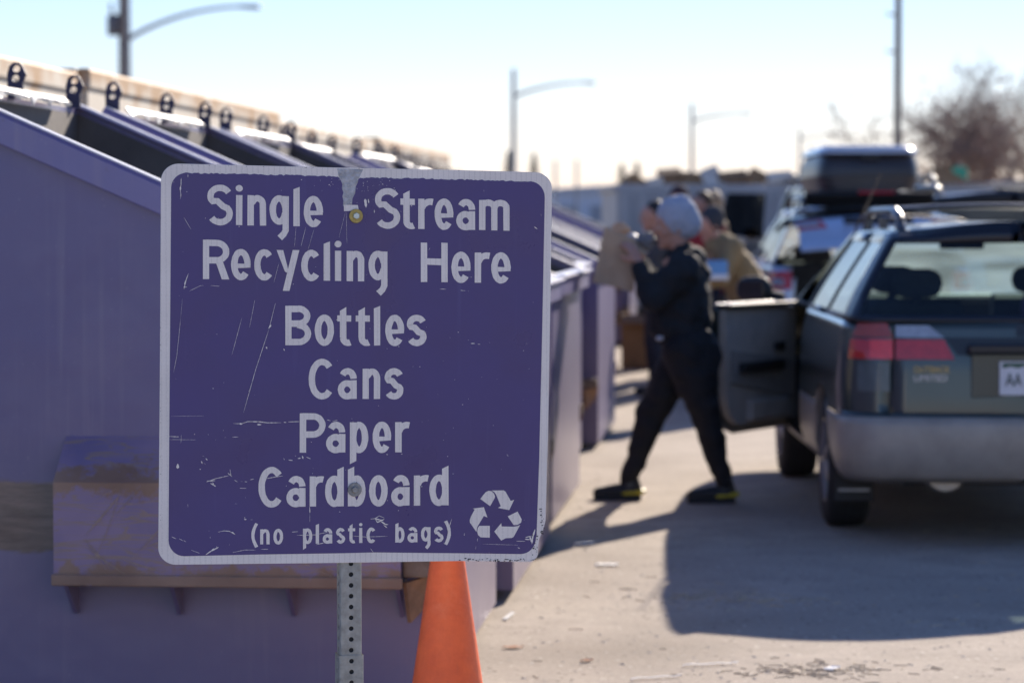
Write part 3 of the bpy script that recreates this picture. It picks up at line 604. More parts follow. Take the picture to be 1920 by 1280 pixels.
# ---- scratches, chips and scuffs that show the white film
def Z(zoomx0, zoomy0, pts): return [(zoomx0 + x / 4.923, zoomy0 + y / 4.923) for x, y in pts]
scr = []
z1 = lambda *p: Z(290, 300, p); z2 = lambda *p: Z(660, 300, p); z3 = lambda *p: Z(290, 560, p); z4 = lambda *p: Z(660, 560, p); z5 = lambda *p: Z(290, 810, p); z6 = lambda *p: Z(660, 810, p)
scr += [(z1((245, 165), (243, 230), (236, 270), (242, 320), (238, 360)), 1.6), (z1((238, 245), (237, 290)), 3.2), (z1((307, 133), (307, 160)), 2.0), (z1((313, 1045), (292, 1100), (270, 1190)), 1.6), (z1((290, 1105), (275, 1150)), 3.6), (z1((262, 1172), (300, 1172)), 1.1),
  (z1((1305, 620), (1290, 800)), .5), (z1((1395, 620), (1350, 800)), .8), (z1((1470, 640), (1415, 830)), .5), (z1((1760, 480), (1700, 720)), .4), (z1((1768, 480), (1775, 770)), .5), (z1((1150, 940), (1100, 1130)), .5), (z1((270, 530), (335, 640)), .6), (z1((320, 1210), (420, 1160), (455, 1157)), .7), (z1((515, 1158), (600, 1165)), .7),
  (z3((805, 175), (735, 435), (712, 520)), .7), (z3((925, 10), (875, 265)), .7), (z3((1115, 40), (1060, 260)), .9), (z3((1060, 265), (930, 660), (820, 1050)), 1.0), (z3((1075, 240), (1050, 275)), 4.0), (z3((1028, 440), (1038, 462)), 2.6), (z3((240, 180), (205, 520), (175, 680)), .8), (z3((255, 0), (240, 180)), .4),
  (z3((725, 1150), (800, 1152), (860, 1132), (960, 1133), (1040, 1143), (1170, 1142)), 1.7), (z3((780, 1150), (810, 1156)), 3.4), (z3((945, 1160), (985, 1160)), 3.2), (z3((1190, 1138), (1215, 1140)), 1.6), (z3((1230, 1135), (1340, 1132)), 1.2), (z3((1590, 1115), (1625, 1125)), 1.4), (z3((1640, 1128), (1690, 1120)), 1.2), (z3((150, 1083), (455, 1080)), .45), (z3((125, 1268), (190, 1272)), 1.0), (z3((1190, 460), (1200, 480)), 3), 
  (z5((135, 66), (240, 68), (378, 70)), .7), (z5((165, 40), (225, 42)), 1.4), (z5((245, 25), (243, 100)), .6), (z5((645, 48), (660, 48)), 1.4), (z5((715, 45), (775, 43)), 1.2), (z5((213, 290), (212, 335)), 6.5), (z5((440, 215), (455, 222)), 2.0), (z5((470, 240), (488, 258)), 2.0), (z5((430, 265), (440, 290)), 2.0), (z5((455, 285), (470, 295)), 2), (z5((1190, 240), (1200, 255)), 3.4), (z5((1235, 255), (1275, 260)), 2.6), (z5((1295, 215), (1305, 222)), 2.6), (z5((1320, 242), (1350, 238)), 2.6), (z5((1362, 215), (1370, 245)), 2.6), (z5((1400, 228), (1440, 245)), 2.2),
  (z5((475, 460), (560, 428), (690, 398)), 1.3), (z5((480, 450), (560, 445)), 2.0), (z5((515, 470), (565, 500)), 2.6), (z5((535, 460), (548, 495)), 2.0), (z5((695, 340), (705, 410)), 1.2), (z5((675, 375), (715, 410)), 1.6), (z5((735, 440), (765, 458)), 1.6), (z5((795, 452), (812, 455)), 1.3), (z5((830, 455), (855, 457)), 1.3), (z5((880, 438), (918, 430)), 1.6), (z5((785, 515), (848, 517)), 1.2), (z5((740, 660), (758, 660)), 2.2), (z5((835, 600), (842, 605)), 2.2), (z5((825, 803), (848, 803)), 3.0), (z5((885, 806), (905, 806)), 2.6), (z5((585, 920), (640, 908), (690, 912), (745, 945)), 1.4), (z5((710, 918), (742, 940)), 2.4),
  (z5((155, 962), (200, 983)), 1.2), (z5((225, 980), (262, 1000)), 1.0), (z5((265, 995), (290, 1012)), .9), (z5((470, 1130), (520, 1095), (590, 1060)), 2.2), (z5((525, 1090), (555, 1075)), 4.2), (z5((570, 1050), (582, 1075)), 1.6), (z5((720, 1108), (830, 1085), (935, 1085)), 1.0), (z5((1430, 685), (1433, 745)), 2.0), (z5((1432, 745), (1432, 830)), .5), (z5((1265, 920), (1325, 915)), 1.0), (z5((1310, 950), (1480, 945), (1600, 920)), 1.2), (z5((1490, 1035), (1560, 1020)), 1.6), (z5((305, 660), (307, 690)), .9), (z5((980, 1078), (1050, 1078)), .9), (z5((1030, 428), (1120, 410), (1185, 402)), 1.5), (z5((335, 1085), (415, 1115)), .8),
  (z6((0, 955), (130, 965), (330, 958)), 1.0), (z6((170, 800), (215, 795), (250, 770), (300, 790)), 1.6), (z6((215, 800), (235, 830), (300, 800)), 2.4), (z6((265, 820), (310, 850), (335, 850)), 2.4), (z6((290, 855), (325, 880)), 2.2), (z6((205, 795), (290, 815)), 2.6), (z6((920, 800), (895, 880), (875, 980)), 1.3), (z6((1205, 1030), (1540, 1040)), .5), (z6((1690, 895), (1670, 960), (1660, 1030)), 3.6), (z6((1600, 970), (1660, 955)), 2.2), (z6((1595, 985), (1650, 990)), 2.2), (z6((1640, 960), (1665, 1020)), 3.4), (z6((1515, 1003), (1600, 1005)), 1.0), (z6((1530, 1062), (1550, 1072)), 3.0), (z6((1430, 205), (1442, 220)), 3.0), (z6((170, 1070), (200, 1110)), .8), (z6((1265, 1100), (1268, 1118)), .9), (z6((1145, 1050), (1140, 1080)), .8), (z6((1160, 975), (1155, 1010)), .9),
  (z4((900, 358), (912, 360)), 1.7), (z4((1095, 412), (1135, 412)), 1.6), (z4((1160, 418), (1185, 420)), 1.4), (z4((1092, 445), (1100, 450)), 1.2), (z4((1265, 405), (1275, 405)), 1.5), (z4((1607, 410), (1615, 417)), 2.0), (z4((318, 460), (330, 462)), 1.9), (z4((1335, 738), (1340, 743)), 1.8), (z4((1580, 930), (1584, 936)), 1.8), (z4((790, 880), (793, 885)), 1.7),
  (z2((120, 360), (125, 390), (130, 440)), 6.0), (z2((150, 360), (155, 400)), 3.0), (z2((205, 460), (207, 490)), 2.4), (z2((1680, 615), (1712, 638)), 1.6), (z2((1745, 500), (1749, 515)), 2.0), (z2((810, 1190), (870, 1192)), 1.0), (z2((1000, 1202), (1050, 1207)), 1.2), (z2((1070, 1205), (1080, 1212)), 1.8), (z2((710, 830), (718, 812)), 2.2), (z2((1088, 1080), (1108, 1082)), 3.0), (z2((450, 470), (457, 480)), 1.8), (z2((85, 290), (100, 285)), 2), (z2((100, 205), (107, 225)), 2.6), (z2((190, 240), (203, 235)), 1.8), (z2((262, 200), (270, 208)), 2.4), (z2((145, 250), (142, 270)), 1.2), (z2((1215, 280), (1222, 290)), 1.8)]
mb = MB(); r_ = random.Random(11)
def blot(x, y, rad, off, el=1.0):
    n = 7; return [sl(sp_(x + rad * el * math.cos(a) * r_.uniform(.6, 1.2), y + rad * math.sin(a) * r_.uniform(.6, 1.2), off)) for a in [2 * math.pi * k / n for k in range(n)]]
for i, (pts, wd) in enumerate(scr):
    off = .0019 + .00002 * (i % 25); q = []
    for a, b in zip(pts, pts[1:]):
        n = max(1, int(math.hypot(b[0] - a[0], b[1] - a[1]) / 2.2))
        q += [(a[0] + (b[0] - a[0]) * k / n, a[1] + (b[1] - a[1]) * k / n) for k in range(n)]
    q.append(pts[-1]); A, B = strip(q, wd); n = len(q); V = []
    ws = [r_.uniform(.45, 1.15) * (1 - abs(2 * k / max(1, n - 1) - 1) ** 4 * .8) for k in range(n)]
    for side in (A, B):
        for k in range(n): c = q[k]; p = side[k]; V.append(sl(sp_(c[0] + (p[0] - c[0]) * ws[k], c[1] + (p[1] - c[1]) * ws[k], off)))
    mb.add(V, [(k, k + 1, n + k + 1, n + k) for k in range(n - 1)])
for i in range(150):                                  # tiny pin-hole chips, thicker near the top middle
    if i < 45: x, y = r_.gauss(655, 55), 333 + abs(r_.gauss(0, 22))
    else: x, y = r_.uniform(325, 1000), r_.uniform(340, 1030)
    mb.sheet([blot(x, y, r_.choice((.35, .45, .6, .9)), .0026 + .000004 * i, r_.uniform(.6, 1.8))])
tag(mb.build('scratches', FILM, panel, fixn=False), kind='stuff')
# grime and rubbed spots on the white border
gm = MB()
for i in range(150):
    k = r_.random()
    if k < .30: x, y = r_.uniform(860, 1004), 1051.5 - abs(r_.gauss(0, 3.0))
    elif k < .45: x, y = 1004 + r_.uniform(-6, 4), r_.uniform(1000, 1042)
    elif k < .60: x, y = r_.uniform(1012, 1020), r_.uniform(950, 1000)
    elif k < .78: x, y = r_.uniform(340, 1000), 0; y = 309.5 + (x - 335) * .0207
    else: x, y = 300 + r_.uniform(0, 1.5), r_.uniform(350, 1000)
    gm.sheet([blot(x, y, r_.uniform(.4, 1.5) if k < .6 else r_.uniform(.3, .6), .0005 + .000004 * i, r_.uniform(.7, 2))])
tag(gm.build('border_grime', GRIME, panel, fixn=False), kind='stuff')
# ---- bolts
RT = Vector((math.cos(SA), math.sin(SA), 0)); SROT = Matrix((RT, -S_N, Vector((0, 0, 1)))).transposed()      # columns: right, into the sign, up
def bolt(px, py, wm, hm, rw):
    b = MB(); b.lathe([(.0035, -.0022), (rw, -.0022), (rw, -.004), (rw * .96, -.0048), (.0035, -.0048)], 24, axis='Y')
    c = sp_(px, py); b.v = [sl(c + SROT @ v) for v in b.v]; o = b.build('washer', wm, panel)
    b = MB(); b.lathe([(.0001, -.0125), (.0068, -.0125), (.0078, -.0115), (.0078, -.0045), (.0001, -.0045)], 6, axis='Y'); b.v = [sl(c + SROT @ v) for v in b.v]; b.build('bolt_head', hm, panel)
bolt(667, 405, mat('brass_washer', (.42, .33, .12), .4, .8, .3, 90), mat('zinc_bolt', (.55, .62, .60), .35, .8, .2, 60), .0165)
bolt(664.5, 917, mat('grey_washer', (.30, .31, .31), .5, .7, .3, 90), mat('grey_washer', (.3, .31, .31)), .0165)
# ---- perforated square post and its anchor sleeve
GALV = mat('galvanised_steel', (.37, .37, .34), .48, .45, .3, 34, .15, 120, streak=False)
HOLE_IN = mat('hollow_shade_black', (.03, .03, .03), .9)
def perforated(name, wd, z0, z1, hz0, parent, pcx, deep):
    """square tube with real 11 mm holes at 1 inch spacing on the faces; pcx: centre line on the sign plane"""
    b = MB(); h = wd / 2; inch = .0254; hr = .0056; cnr = .0045
    for face in range(4):
        rot = Matrix.Rotation(face * math.pi / 2, 3, 'Z')
        zs = z0
        k0 = math.ceil((z0 + .0127 - hz0) / inch); k1 = math.floor((z1 - .0127 - hz0) / inch)
        cuts = [hz0 + (k - .5) * inch for k in range(k0, k1 + 2)]
        hw = h - cnr
        def q(x, z): return rot @ Vector((x, -h, z))
        if cuts[0] > z0: b.add([q(-hw, z0), q(hw, z0), q(hw, cuts[0]), q(-hw, cuts[0])], [(0, 1, 2, 3)])
        if cuts[-1] < z1: b.add([q(-hw, cuts[-1]), q(hw, cuts[-1]), q(hw, z1), q(-hw, z1)], [(0, 1, 2, 3)])
        for k in range(k0, k1 + 1):
            zc = hz0 + k * inch; sq = []; ci = []; n = 16
            for j in range(n):
                a = 2 * math.pi * j / n + math.pi / n * 0; c, s_ = math.cos(a), math.sin(a); m = max(abs(c), abs(s_))
                sq.append(q(hw * c / m, zc + inch / 2 * s_ / m)); ci.append(q(hr * c, zc + hr * s_))
            inn = [p + rot @ Vector((0, .0035, 0)) for p in ci]
            b.add(sq + ci + inn, [(j, (j + 1) % n, n + (j + 1) % n, n + j) for j in range(n)] + [(n + j, n + (j + 1) % n, 2 * n + (j + 1) % n, 2 * n + j) for j in range(n)])
        # rounded corner strip
        cn = []
        for z in (z0, z1):
            for a in (0, 30, 60, 90): cn.append(rot @ Vector((h - cnr + cnr * math.sin(R(a)), -h + cnr - cnr * math.cos(R(a)), z)))
        b.add(cn, [(0, 1, 5, 4), (1, 2, 6, 5), (2, 3, 7, 6)])
    base = sp_(pcx, 1100); base = Vector((base.x, base.y, 0)) - S_N * (deep + h)
    Zr = Matrix.Rotation(SA, 3, 'Z')
    b.v = [sl(base + Zr @ v) for v in b.v]; o = b.build(name, GALV, parent, fixn=False)
    c = MB(); c.box((0, 0, (z0 + z1) / 2), (wd - .008, wd - .008, z1 - z0)); c.v = [sl(base + Zr @ v) for v in c.v]; c.build('hollow_shade_core', HOLE_IN, o)  # black block added to paint the shade inside the hollow tube
    return o
zh = sp_(661.5, 1056.5).z
post = perforated('post', .0508, .30, sp_(660, 330).z, zh, sign, 659, .004)
anc = perforated('anchor_sleeve', .0585, 0.0, sp_(660, 1228).z, zh, sign, 659, .001)

# ================================================================ traffic cone
cg = thing('traffic_cone', (at(839, 1200, 7.5).x, 7.5, 0), R(8), 'orange traffic cone standing behind the sign next to the post', 'cone')
ORA = mat('orange_cone_rubber', (.97, .145, .038), .5, 0, .22, 9, .25, 35)
def cone_dirt(m):
    t = m.node_tree; b = t.nodes['Principled BSDF']; N = t.nodes.new; L = t.links.new; src = b.inputs['Base Color'].links[0].from_socket; tc = N('ShaderNodeTexCoord')
    for sc_, sz, p0, p1, col, f in ((9, .25, .58, .72, (.30, .10, .05, 1), .6), (30, .5, .66, .72, (.09, .05, .04, 1), .6), (5, 1, .55, .75, (1, .32, .16, 1), .5)):
        mp = N('ShaderNodeMapping'); mp.inputs['Scale'].default_value = (1, 1, sz); n = N('ShaderNodeTexNoise'); n.inputs['Scale'].default_value = sc_; n.inputs['Detail'].default_value = 8; n.inputs['Roughness'].default_value = .7; L(tc.outputs['Object'], mp.inputs[0]); L(mp.outputs[0], n.inputs[0])
        r_ = N('ShaderNodeMapRange'); r_.inputs[1].default_value = p0; r_.inputs[2].default_value = p1; r_.inputs[4].default_value = f; L(n.outputs[0], r_.inputs[0])
        q = N('ShaderNodeMixRGB'); L(r_.outputs[0], q.inputs[0]); L(src, q.inputs[1]); q.inputs[2].default_value = col; src = q.outputs[0]
    L(src, b.inputs['Base Color'])
cone_dirt(ORA)
b = MB(); b.lathe([(.0, .0), (.137, .0), (.137, .03), (.13, .036), (.1235, .05), (.121, .08), (.032, .69), (.029, .708), (.022, .712), (.020, .705), (.112, .045), (.0, .04)], 48); sm(b.build('cone_body', ORA, cg), 50)
b = MB(); b.box((0, 0, .017), (.37, .37, .033)); b.build('cone_base', mat('black_rubber_base', (.03, .03, .03), .8, 0, .2, 8), cg, bevel=.012)
# ================================================================ vehicles
BLACK = mat('black_plastic', (.018, .018, .019), .55, 0, .2, 20)
TYRE = mat('tyre_rubber', (.028, .027, .026), .85, 0, .25, 18, .2, 60)
ALLOY = mat('alloy_rim', (.34, .34, .35), .4, .8, .2, 10)
CLAD = mat('taupe_cladding', (.36, .32, .27), .42, .1, .18, 5)
TRIM = mat('grey_door_trim', (.44, .40, .36), .8, 0, .15, 8)
SEAT = mat('grey_seat_cloth', (.05, .05, .052), .9, 0, .2, 20)
CHROME = mat('chrome', (.7, .7, .7), .15, 1, .05, 10)
LRED = mat('red_lamp_lens', (.55, .016, .018), .12, 0, .2, 30, coat=.6)
LBRI = mat('bright_red_reflector', (.95, .05, .045), .15, 0, .2, 30, coat=.6)
LORA = mat('amber_red_lens', (.36, .045, .02), .12, 0, .2, 30, coat=.6)
LCLR = mat('grey_clear_lens', (.34, .36, .40), .12, .1, .2, 30, coat=.6)
G_SIDE = glass('side_glass', (.55, .66, .66), .55); G_REAR = glass('rear_glass', (.75, .92, .90), .88); G_DARK = glass('dark_glass', (.5, .55, .6), .12); G_WIND = glass('windscreen_glass', (.72, .90, .86), .85, .24)
def lerp_tab(tab, x):
    if x <= tab[0][0]: return tab[0][1]
    for (a, b), (c, d) in zip(tab, tab[1:]):
        if x <= c: return b + (d - b) * (x - a) / (c - a)
    return tab[-1][1]
class Car:
    """lofted body: plan outlines stacked in z; y forward, origin on the ground under the rear axle"""
    def __init__(s, P): s.P = P
    def low(s, z):                                    # half width, rear end, front end at height z of the lower body
        P = s.P; return P['w'] - lerp_tab(P['inset'], z), -P['ro'] + lerp_tab(P['rear'], z), P['wb'] + P['fo'] - lerp_tab(P['nose'], z)
    def green(s, f):                                  # the same for the glasshouse, f = 0 belt .. 1 roof edge
        P = s.P; w0, r0, _ = s.low(P['belt'])
        return w0 - P['tumble'] * (f ** 1.15), r0 + P['rslope'] * (f ** 1.1), P['cowl'] - P['wslope'] * f
    def zg(s, f): return s.P['belt'] + (s.P['roofz'] - s.P['belt']) * f
    def outline(s, w_, r_, f_, rc, ys=None, n=60, nr=8):
        """left half from the rear centre round to the front centre"""
        pts = [(-(w_ - rc) * k / nr, r_ + .05 * (k / nr) ** 2) for k in range(nr)]
        yr = r_ + .05
        for k in range(7): a = R(90 * k / 6); pts.append((-(w_ - rc) - rc * math.sin(a), yr + rc - rc * math.cos(a)))
        y0, y1 = yr + rc, f_ - rc
        for k in range(1, n): pts.append((-w_, y0 + (y1 - y0) * k / n))
        for k in range(7): a = R(90 * k / 6); pts.append((-(w_ - rc) - rc * math.cos(a), f_ - rc + rc * math.sin(a)))
        for k in range(1, nr + 1): pts.append((-(w_ - rc) * (1 - k / nr), f_))
        return pts
    def arch(s, y):
        P = s.P; z = 0
        for ya in (0, P['wb']):
            d = abs(y - ya)
            if d < P['ra']: z = max(z, P['rt'] + math.sqrt(P['ra'] ** 2 - d * d))
        return z
    def hood(s, y):
        P = s.P
        return P['belt'] if y < P['cowl'] - .1 else P['belt'] - (P['belt'] - P['nosez']) * min(1, (y - P['cowl'] + .1) / (P['wb'] + P['fo'] - P['cowl'] + .1)) ** 1.4
    def surf(s, a, z):
        """point on the lower body at arc length a from the rear centre (positive = left) and height z"""
        w_, r_, f_ = s.low(z); pts = s.outline(w_, r_, f_, s.P['rc']); sg = -1 if a < 0 else 1; L_ = 0; a = abs(a)
        for p, q in zip(pts, pts[1:]):
            d = math.hypot(q[0] - p[0], q[1] - p[1])
            if L_ + d >= a:
                k = (a - L_) / d; n = Vector((q[1] - p[1], -(q[0] - p[0]), 0)).normalized() * 1
                return Vector(((p[0] + (q[0] - p[0]) * k) * sg, p[1] + (q[1] - p[1]) * k, z)), Vector((-abs(n.x) * sg, -abs(n.y), 0))
            L_ += d
    def patch(s, quad, mt, name, parent, out=.008, org=None, n=8, tx=None, fsurf=None):
        """slab hugging the body; quad = four (arc, z) corners, anticlockwise"""
        b = MB(); A, B, C, D = [Vector((*q, 0)) for q in quad]; V = []; W = []
        for j in range(n + 1):
            for i in range(n + 1):
                p = (A.lerp(B, i / n)).lerp(D.lerp(C, i / n), j / n); c, nr = (fsurf or s.surf)(p.x, p.y)
                V.append(c + nr * out); W.append(c - nr * .01)
        m = n + 1; k = m * m
        F = [(j * m + i, j * m + i + 1, (j + 1) * m + i + 1, (j + 1) * m + i) for j in range(n) for i in range(n)]
        ring = [i for i in range(m)] + [j * m + n for j in range(1, m)] + [n * m + i for i in range(n - 1, -1, -1)] + [j * m for j in range(n - 1, 0, -1)]
        F += [(a_, b_, b_ + k, a_ + k) for a_, b_ in zip(ring, ring[1:] + ring[:1])]
        b.add(V + W, F)
        if org is not None: b.v = [v - Vector(org) for v in b.v]
        o = b.build(name, mt, parent); sm(o, 50); return o
    def wheel(s, t, x, y, sg):
        P = s.P; b = MB(); r_ = P['rt']; tw = P['tw']
        b.lathe([(r_ * .64, -tw / 2), (r_ * .9, -tw / 2), (r_ * .975, -tw * .42), (r_, -tw * .32), (r_, tw * .32), (r_ * .975, tw * .42), (r_ * .9, tw / 2), (r_ * .64, tw / 2)], 40, axis='X', closed=True)
        o = b.build('wheel', TYRE, t, loc=(x, y, r_)); sm(o, 40)
        for k in range(-1, 2): MB().lathe([(r_ * 1.0005, k * .045 - .004), (r_ * 1.0005, k * .045 + .004)], 40, axis='X').build('tread_groove', BLACK, o)
        b = MB(); e = sg * tw * .46
        b.lathe([(r_ * .66, sg * tw * .5), (r_ * .60, e * 1.02), (r_ * .58, e * .6), (r_ * .58, -e)], 32, axis='X')
        for k in range(7):
            a = 2 * math.pi * k / 7; c = Vector((0, math.cos(a), math.sin(a)))
            b.tube([Vector((e, 0, 0)) + c * r_ * .06, Vector((e * .96, 0, 0)) + c * r_ * .6], [.035, .024], 6, sq=(1, .5))
        b.lathe([(.001, e * 1.05), (r_ * .2, e * 1.0), (r_ * .22, e * .8)], 16, axis='X')
        sm(b.build('rim', ALLOY, o), 40)
        return o
def make_car(name, P, paint, label, loc, heading, cat='car', group='parked vehicles', gate_open=0, door_open=0, door_side_window=True, detail=True):
    s = Car(P); t = thing(name, loc, heading, label, cat, group)
    Lz = P['levels']; N = 74; pts_l = []; P_belt = P['belt']
    rows = [s.outline(*s.low(z), P['rc'], n=N) for z in Lz]
    ncol = len(rows[0]); nrear = 8; ncor = 7
    dy0, dy1 = P['door']                              # front door, rear edge and hinge
    hinge = Vector((-s.low(.7)[0] + .03, dy1, 0)); groof = s.green(1); gate_h = Vector((0, groof[1] + .03, P['roofz'] + .01))
    parts = {}
    def put(key, quad, mi=0):
        parts.setdefault(key, MB()).add(quad, [(0, 1, 2, 3)], mi)
    gate_bot = P['gate_z']; gate_w = P['gate_w']
    for side in (1, -1):
        for j in range(len(Lz) - 1):
            for i in range(ncol - 1):
                q = []
                for jj, ii in ((j, i), (j, i + 1), (j + 1, i + 1), (j + 1, i)):
                    x, y = rows[jj][ii]; z = Lz[jj]; top = s.hood(y)
                    zz = Lz[0] + (z - Lz[0]) * (top - Lz[0]) / (P_belt - Lz[0]) if top < P_belt else z
                    if nrear + 2 < ii < ncol - nrear - 3: zz = max(zz, min(s.arch(y), P_belt))
                    q.append(Vector((x * side, y, zz)))
                if (q[3] - q[0]).length < 1e-4 and (q[2] - q[1]).length < 1e-4: continue
                zc = (Lz[j] + Lz[j + 1]) / 2; xc = abs(q[0].x + q[1].x) / 2; yc = (q[0].y + q[1].y) / 2
                if i < nrear + 3 and zc > gate_bot and xc < gate_w: key = 'liftgate'
                elif zc < P['clad_z']: key = 'rear_bumper' if yc < -.45 else 'front_bumper' if yc > P['wb'] + .45 else 'sill_cladding'
                elif i < nrear + ncor + 3 and zc < gate_bot: key = 'rear_bumper'
                elif side == 1 and dy0 < yc < dy1 and zc > P['clad_z'] - .3: key = 'front_door'
                else: key = 'body'
                if side == 1 and key == 'sill_cladding' and dy0 < yc < dy1 and zc > .34: key = 'front_door'; mi = 1
                else: mi = 0
                if key == 'body' and P.get('tone2') and zc < P['tone2']: mi = 1
                put(key, q, mi)
    # bonnet
    top = [(x, y) for x, y in rows[-1] if y > P['cowl'] - .12]
    for (x, y), (x2, y2) in zip(top, top[1:]):
        put('bonnet', [Vector((x, y, s.hood(y))), Vector((x2, y2, s.hood(y2))), Vector((-x2, y2, s.hood(y2))), Vector((-x, y, s.hood(y)))])
    # glasshouse
    fr = P['frows']; gp = P['pillars']                # pillar table: (kind, y at belt, y at roof) boundaries from the rear
    def gpt(i, f, side):
        w_, r_, f_ = s.green(f); rc = .14; nr = 8
        if i < nr: k = i / nr; return Vector((-(w_ - rc) * k * side, r_ + .05 * k * k, s.zg(f) + P['crown'] * (1 - k * k) * (f > .99)))
        if i < nr + 5: a = R(90 * (i - nr) / 4); return Vector(((-(w_ - rc) - rc * math.sin(a)) * side, r_ + .05 + rc - rc * math.cos(a), s.zg(f)))
        k = i - nr - 5
        if k < len(gp): y = gp[k][1] + (gp[k][2] - gp[k][1]) * f; return Vector((-w_ * side, y, s.zg(f)))
        k -= len(gp)
        if k < 5: a = R(90 * k / 4); return Vector(((-(w_ - rc) - rc * math.cos(a)) * side, f_ - rc + rc * math.sin(a), s.zg(f)))
        k -= 5; return Vector((-(w_ - rc) * (1 - (k + 1) / 6) * side, f_, s.zg(f)))
    nc = 8 + 5 + len(gp) + 5 + 6
    for side in (1, -1):
        for j in range(len(fr) - 1):
            for i in range(nc - 1):
                q = [gpt(i, fr[j], side), gpt(i + 1, fr[j], side), gpt(i + 1, fr[j + 1], side), gpt(i, fr[j + 1], side)]
                glassrow = 0 < j < len(fr) - 2; k = i - 13
                if i < 11:
                    if glassrow and i < P['rglass']: key = 'rear_window'
                    else: key = 'gate_frame'
                elif i < 12: key = 'gate_frame'
                elif i >= nc - 7 - 4 + 2: key = 'windscreen' if 0 < j < len(fr) - 2 and i >= nc - 7 else ('roof_frame' if j > 0 else 'body')
                elif 0 <= k < len(gp) - 1:
                    kind = gp[k][0]
                    if kind == 'g' and glassrow: key = 'side_window_%d_%d' % (side, k)
                    elif kind == 'f' and glassrow: key = 'front_window_%d' % side
                    elif kind == 'b': key = 'pillar_trim_%d_%d' % (side, k)
                    else: key = 'roof_frame' if j >= len(fr) - 2 else 'body_upper_%d' % side
                else: key = 'body_upper_%d' % side
                put(key, q)
    # roof, slightly crowned
    ri = [gpt(i, 1, 1) for i in range(nc)]
    for k in range(8, nc - 1):
        a, b_ = ri[k], ri[k + 1]; n = 8
        for m in range(n):
            def rp(p, u): return Vector((p.x * (1 - 2 * u), p.y, p.z + P['crown'] * (1 - (1 - 2 * u) ** 2)))
            put('roof', [rp(a, m / n), rp(b_, m / n), rp(b_, (m + 1) / n), rp(a, (m + 1) / n)])
    mats = {'liftgate': paint, 'body': [paint, CLAD], 'body_upper': paint, 'roof_frame': paint, 'roof': paint, 'bonnet': paint, 'rear_bumper': P['bumper'], 'front_bumper': P['bumper'], 'sill_cladding': P['bumper'],
            'gate_frame': P.get('gate_frame_mat', BLACK), 'pillar_trim': BLACK, 'rear_window': P['rearglass'], 'windscreen': G_WIND, 'front_door': [paint, P['bumper']]}
    objs = {}
    def mk(key, nm, mt, parent, org=None):
        b = parts.pop(key)
        if org is not None: b.v = [v - Vector(org) for v in b.v]
        o = b.build(nm, mt, parent, fixn=False); bm = bmesh.new(); bm.from_mesh(o.data); bmesh.ops.remove_doubles(bm, verts=bm.verts, dist=.0004)
        bmesh.ops.dissolve_degenerate(bm, dist=.0002, edges=bm.edges); bm.to_mesh(o.data); bm.free(); sm(o, 35)
        if not isinstance(mt, list) and mt.name.endswith('glass'): pass
        else:
            so_ = o.modifiers.new('thickness', 'SOLIDIFY'); so_.thickness = .012; so_.offset = 0
        if org is not None: o.location = org
        return o
    lg = mk('liftgate', 'liftgate', mats['liftgate'], t, gate_h); objs['gate'] = lg
    o = mk('gate_frame', 'gate_frame', mats['gate_frame'], lg, gate_h); o.location = (0, 0, 0)
    o = mk('rear_window', 'rear_window', mats['rear_window'], lg, gate_h); o.location = (0, 0, 0)
    if gate_open: lg.rotation_euler = (R(-gate_open), 0, 0)
    for v in parts['front_door'].v:
        if v.y < dy0 + .22 and v.z < .62: k_ = min(1, max(0, (dy0 + .22 - v.y) / .22)); v.z = max(v.z, .35 + .22 * (1 - math.sqrt(max(0, 1 - k_ * k_))))
    fd = mk('front_door', 'front_door', mats['front_door'], t, hinge); objs['door'] = fd
    keys = list(parts)
    if door_open and not door_side_window: parts.pop('front_window_1', None)
    for key in list(parts):
        if key.startswith('side_window'): mk(key, 'side_window', G_SIDE if not P.get('dark') else G_DARK, t)
        elif key.startswith('front_window'):
            if key.endswith('_1') and door_open: o = mk(key, 'door_window', G_DARK if P.get('dark') else G_SIDE, fd, hinge); o.location = (0, 0, 0)
            else: mk(key, 'side_window', G_SIDE if not P.get('dark') else G_DARK, t)
        elif key.startswith('pillar_trim'): mk(key, 'pillar_trim', BLACK, t)
        elif key.startswith('body_upper'): mk(key, 'upper_body', paint, t)
        else: mk(key, key, mats[key], t)
    # the inside of the door: trim panel, armrest, handle, pocket; mirror on its front corner
    wi = s.low(.7)[0] - .06
    def dbox(c, d, mt, nm, par=fd, bev=.012): return MB().box(Vector(c) - hinge, d).build(nm, mt, par, bevel=bev)
    zb = P_belt
    dm = (dy0 + dy1) / 2; dl = dy1 - dy0
    zl = .385; rcn = .20; y_a, y_b = dy0 + .035, dy1 - .035
    pol = [(y_b, zl), (y_b, zb - .015), (y_a, zb - .015)] + [(y_a + rcn - rcn * math.cos(R(a)), zl + rcn - rcn * math.sin(R(a))) for a in range(0, 91, 10)]
    MB().prism([[Vector((-wi - .02, y, z)) - hinge for y, z in pol]], (.045, 0, 0)).build('door_trim', TRIM, fd, bevel=.018)
    if detail:
        pol2 = [(y_b - .05, .50), (y_b - .05, .72), (y_a + .06, .80), (y_a + .06, .62)]
        MB().prism([[Vector((-wi + .026, y, z)) - hinge for y, z in pol2]], (.012, 0, 0)).build('trim_insert', mat('trim_cloth', (.28, .265, .25), .9, 0, .15, 20), fd, bevel=.006)
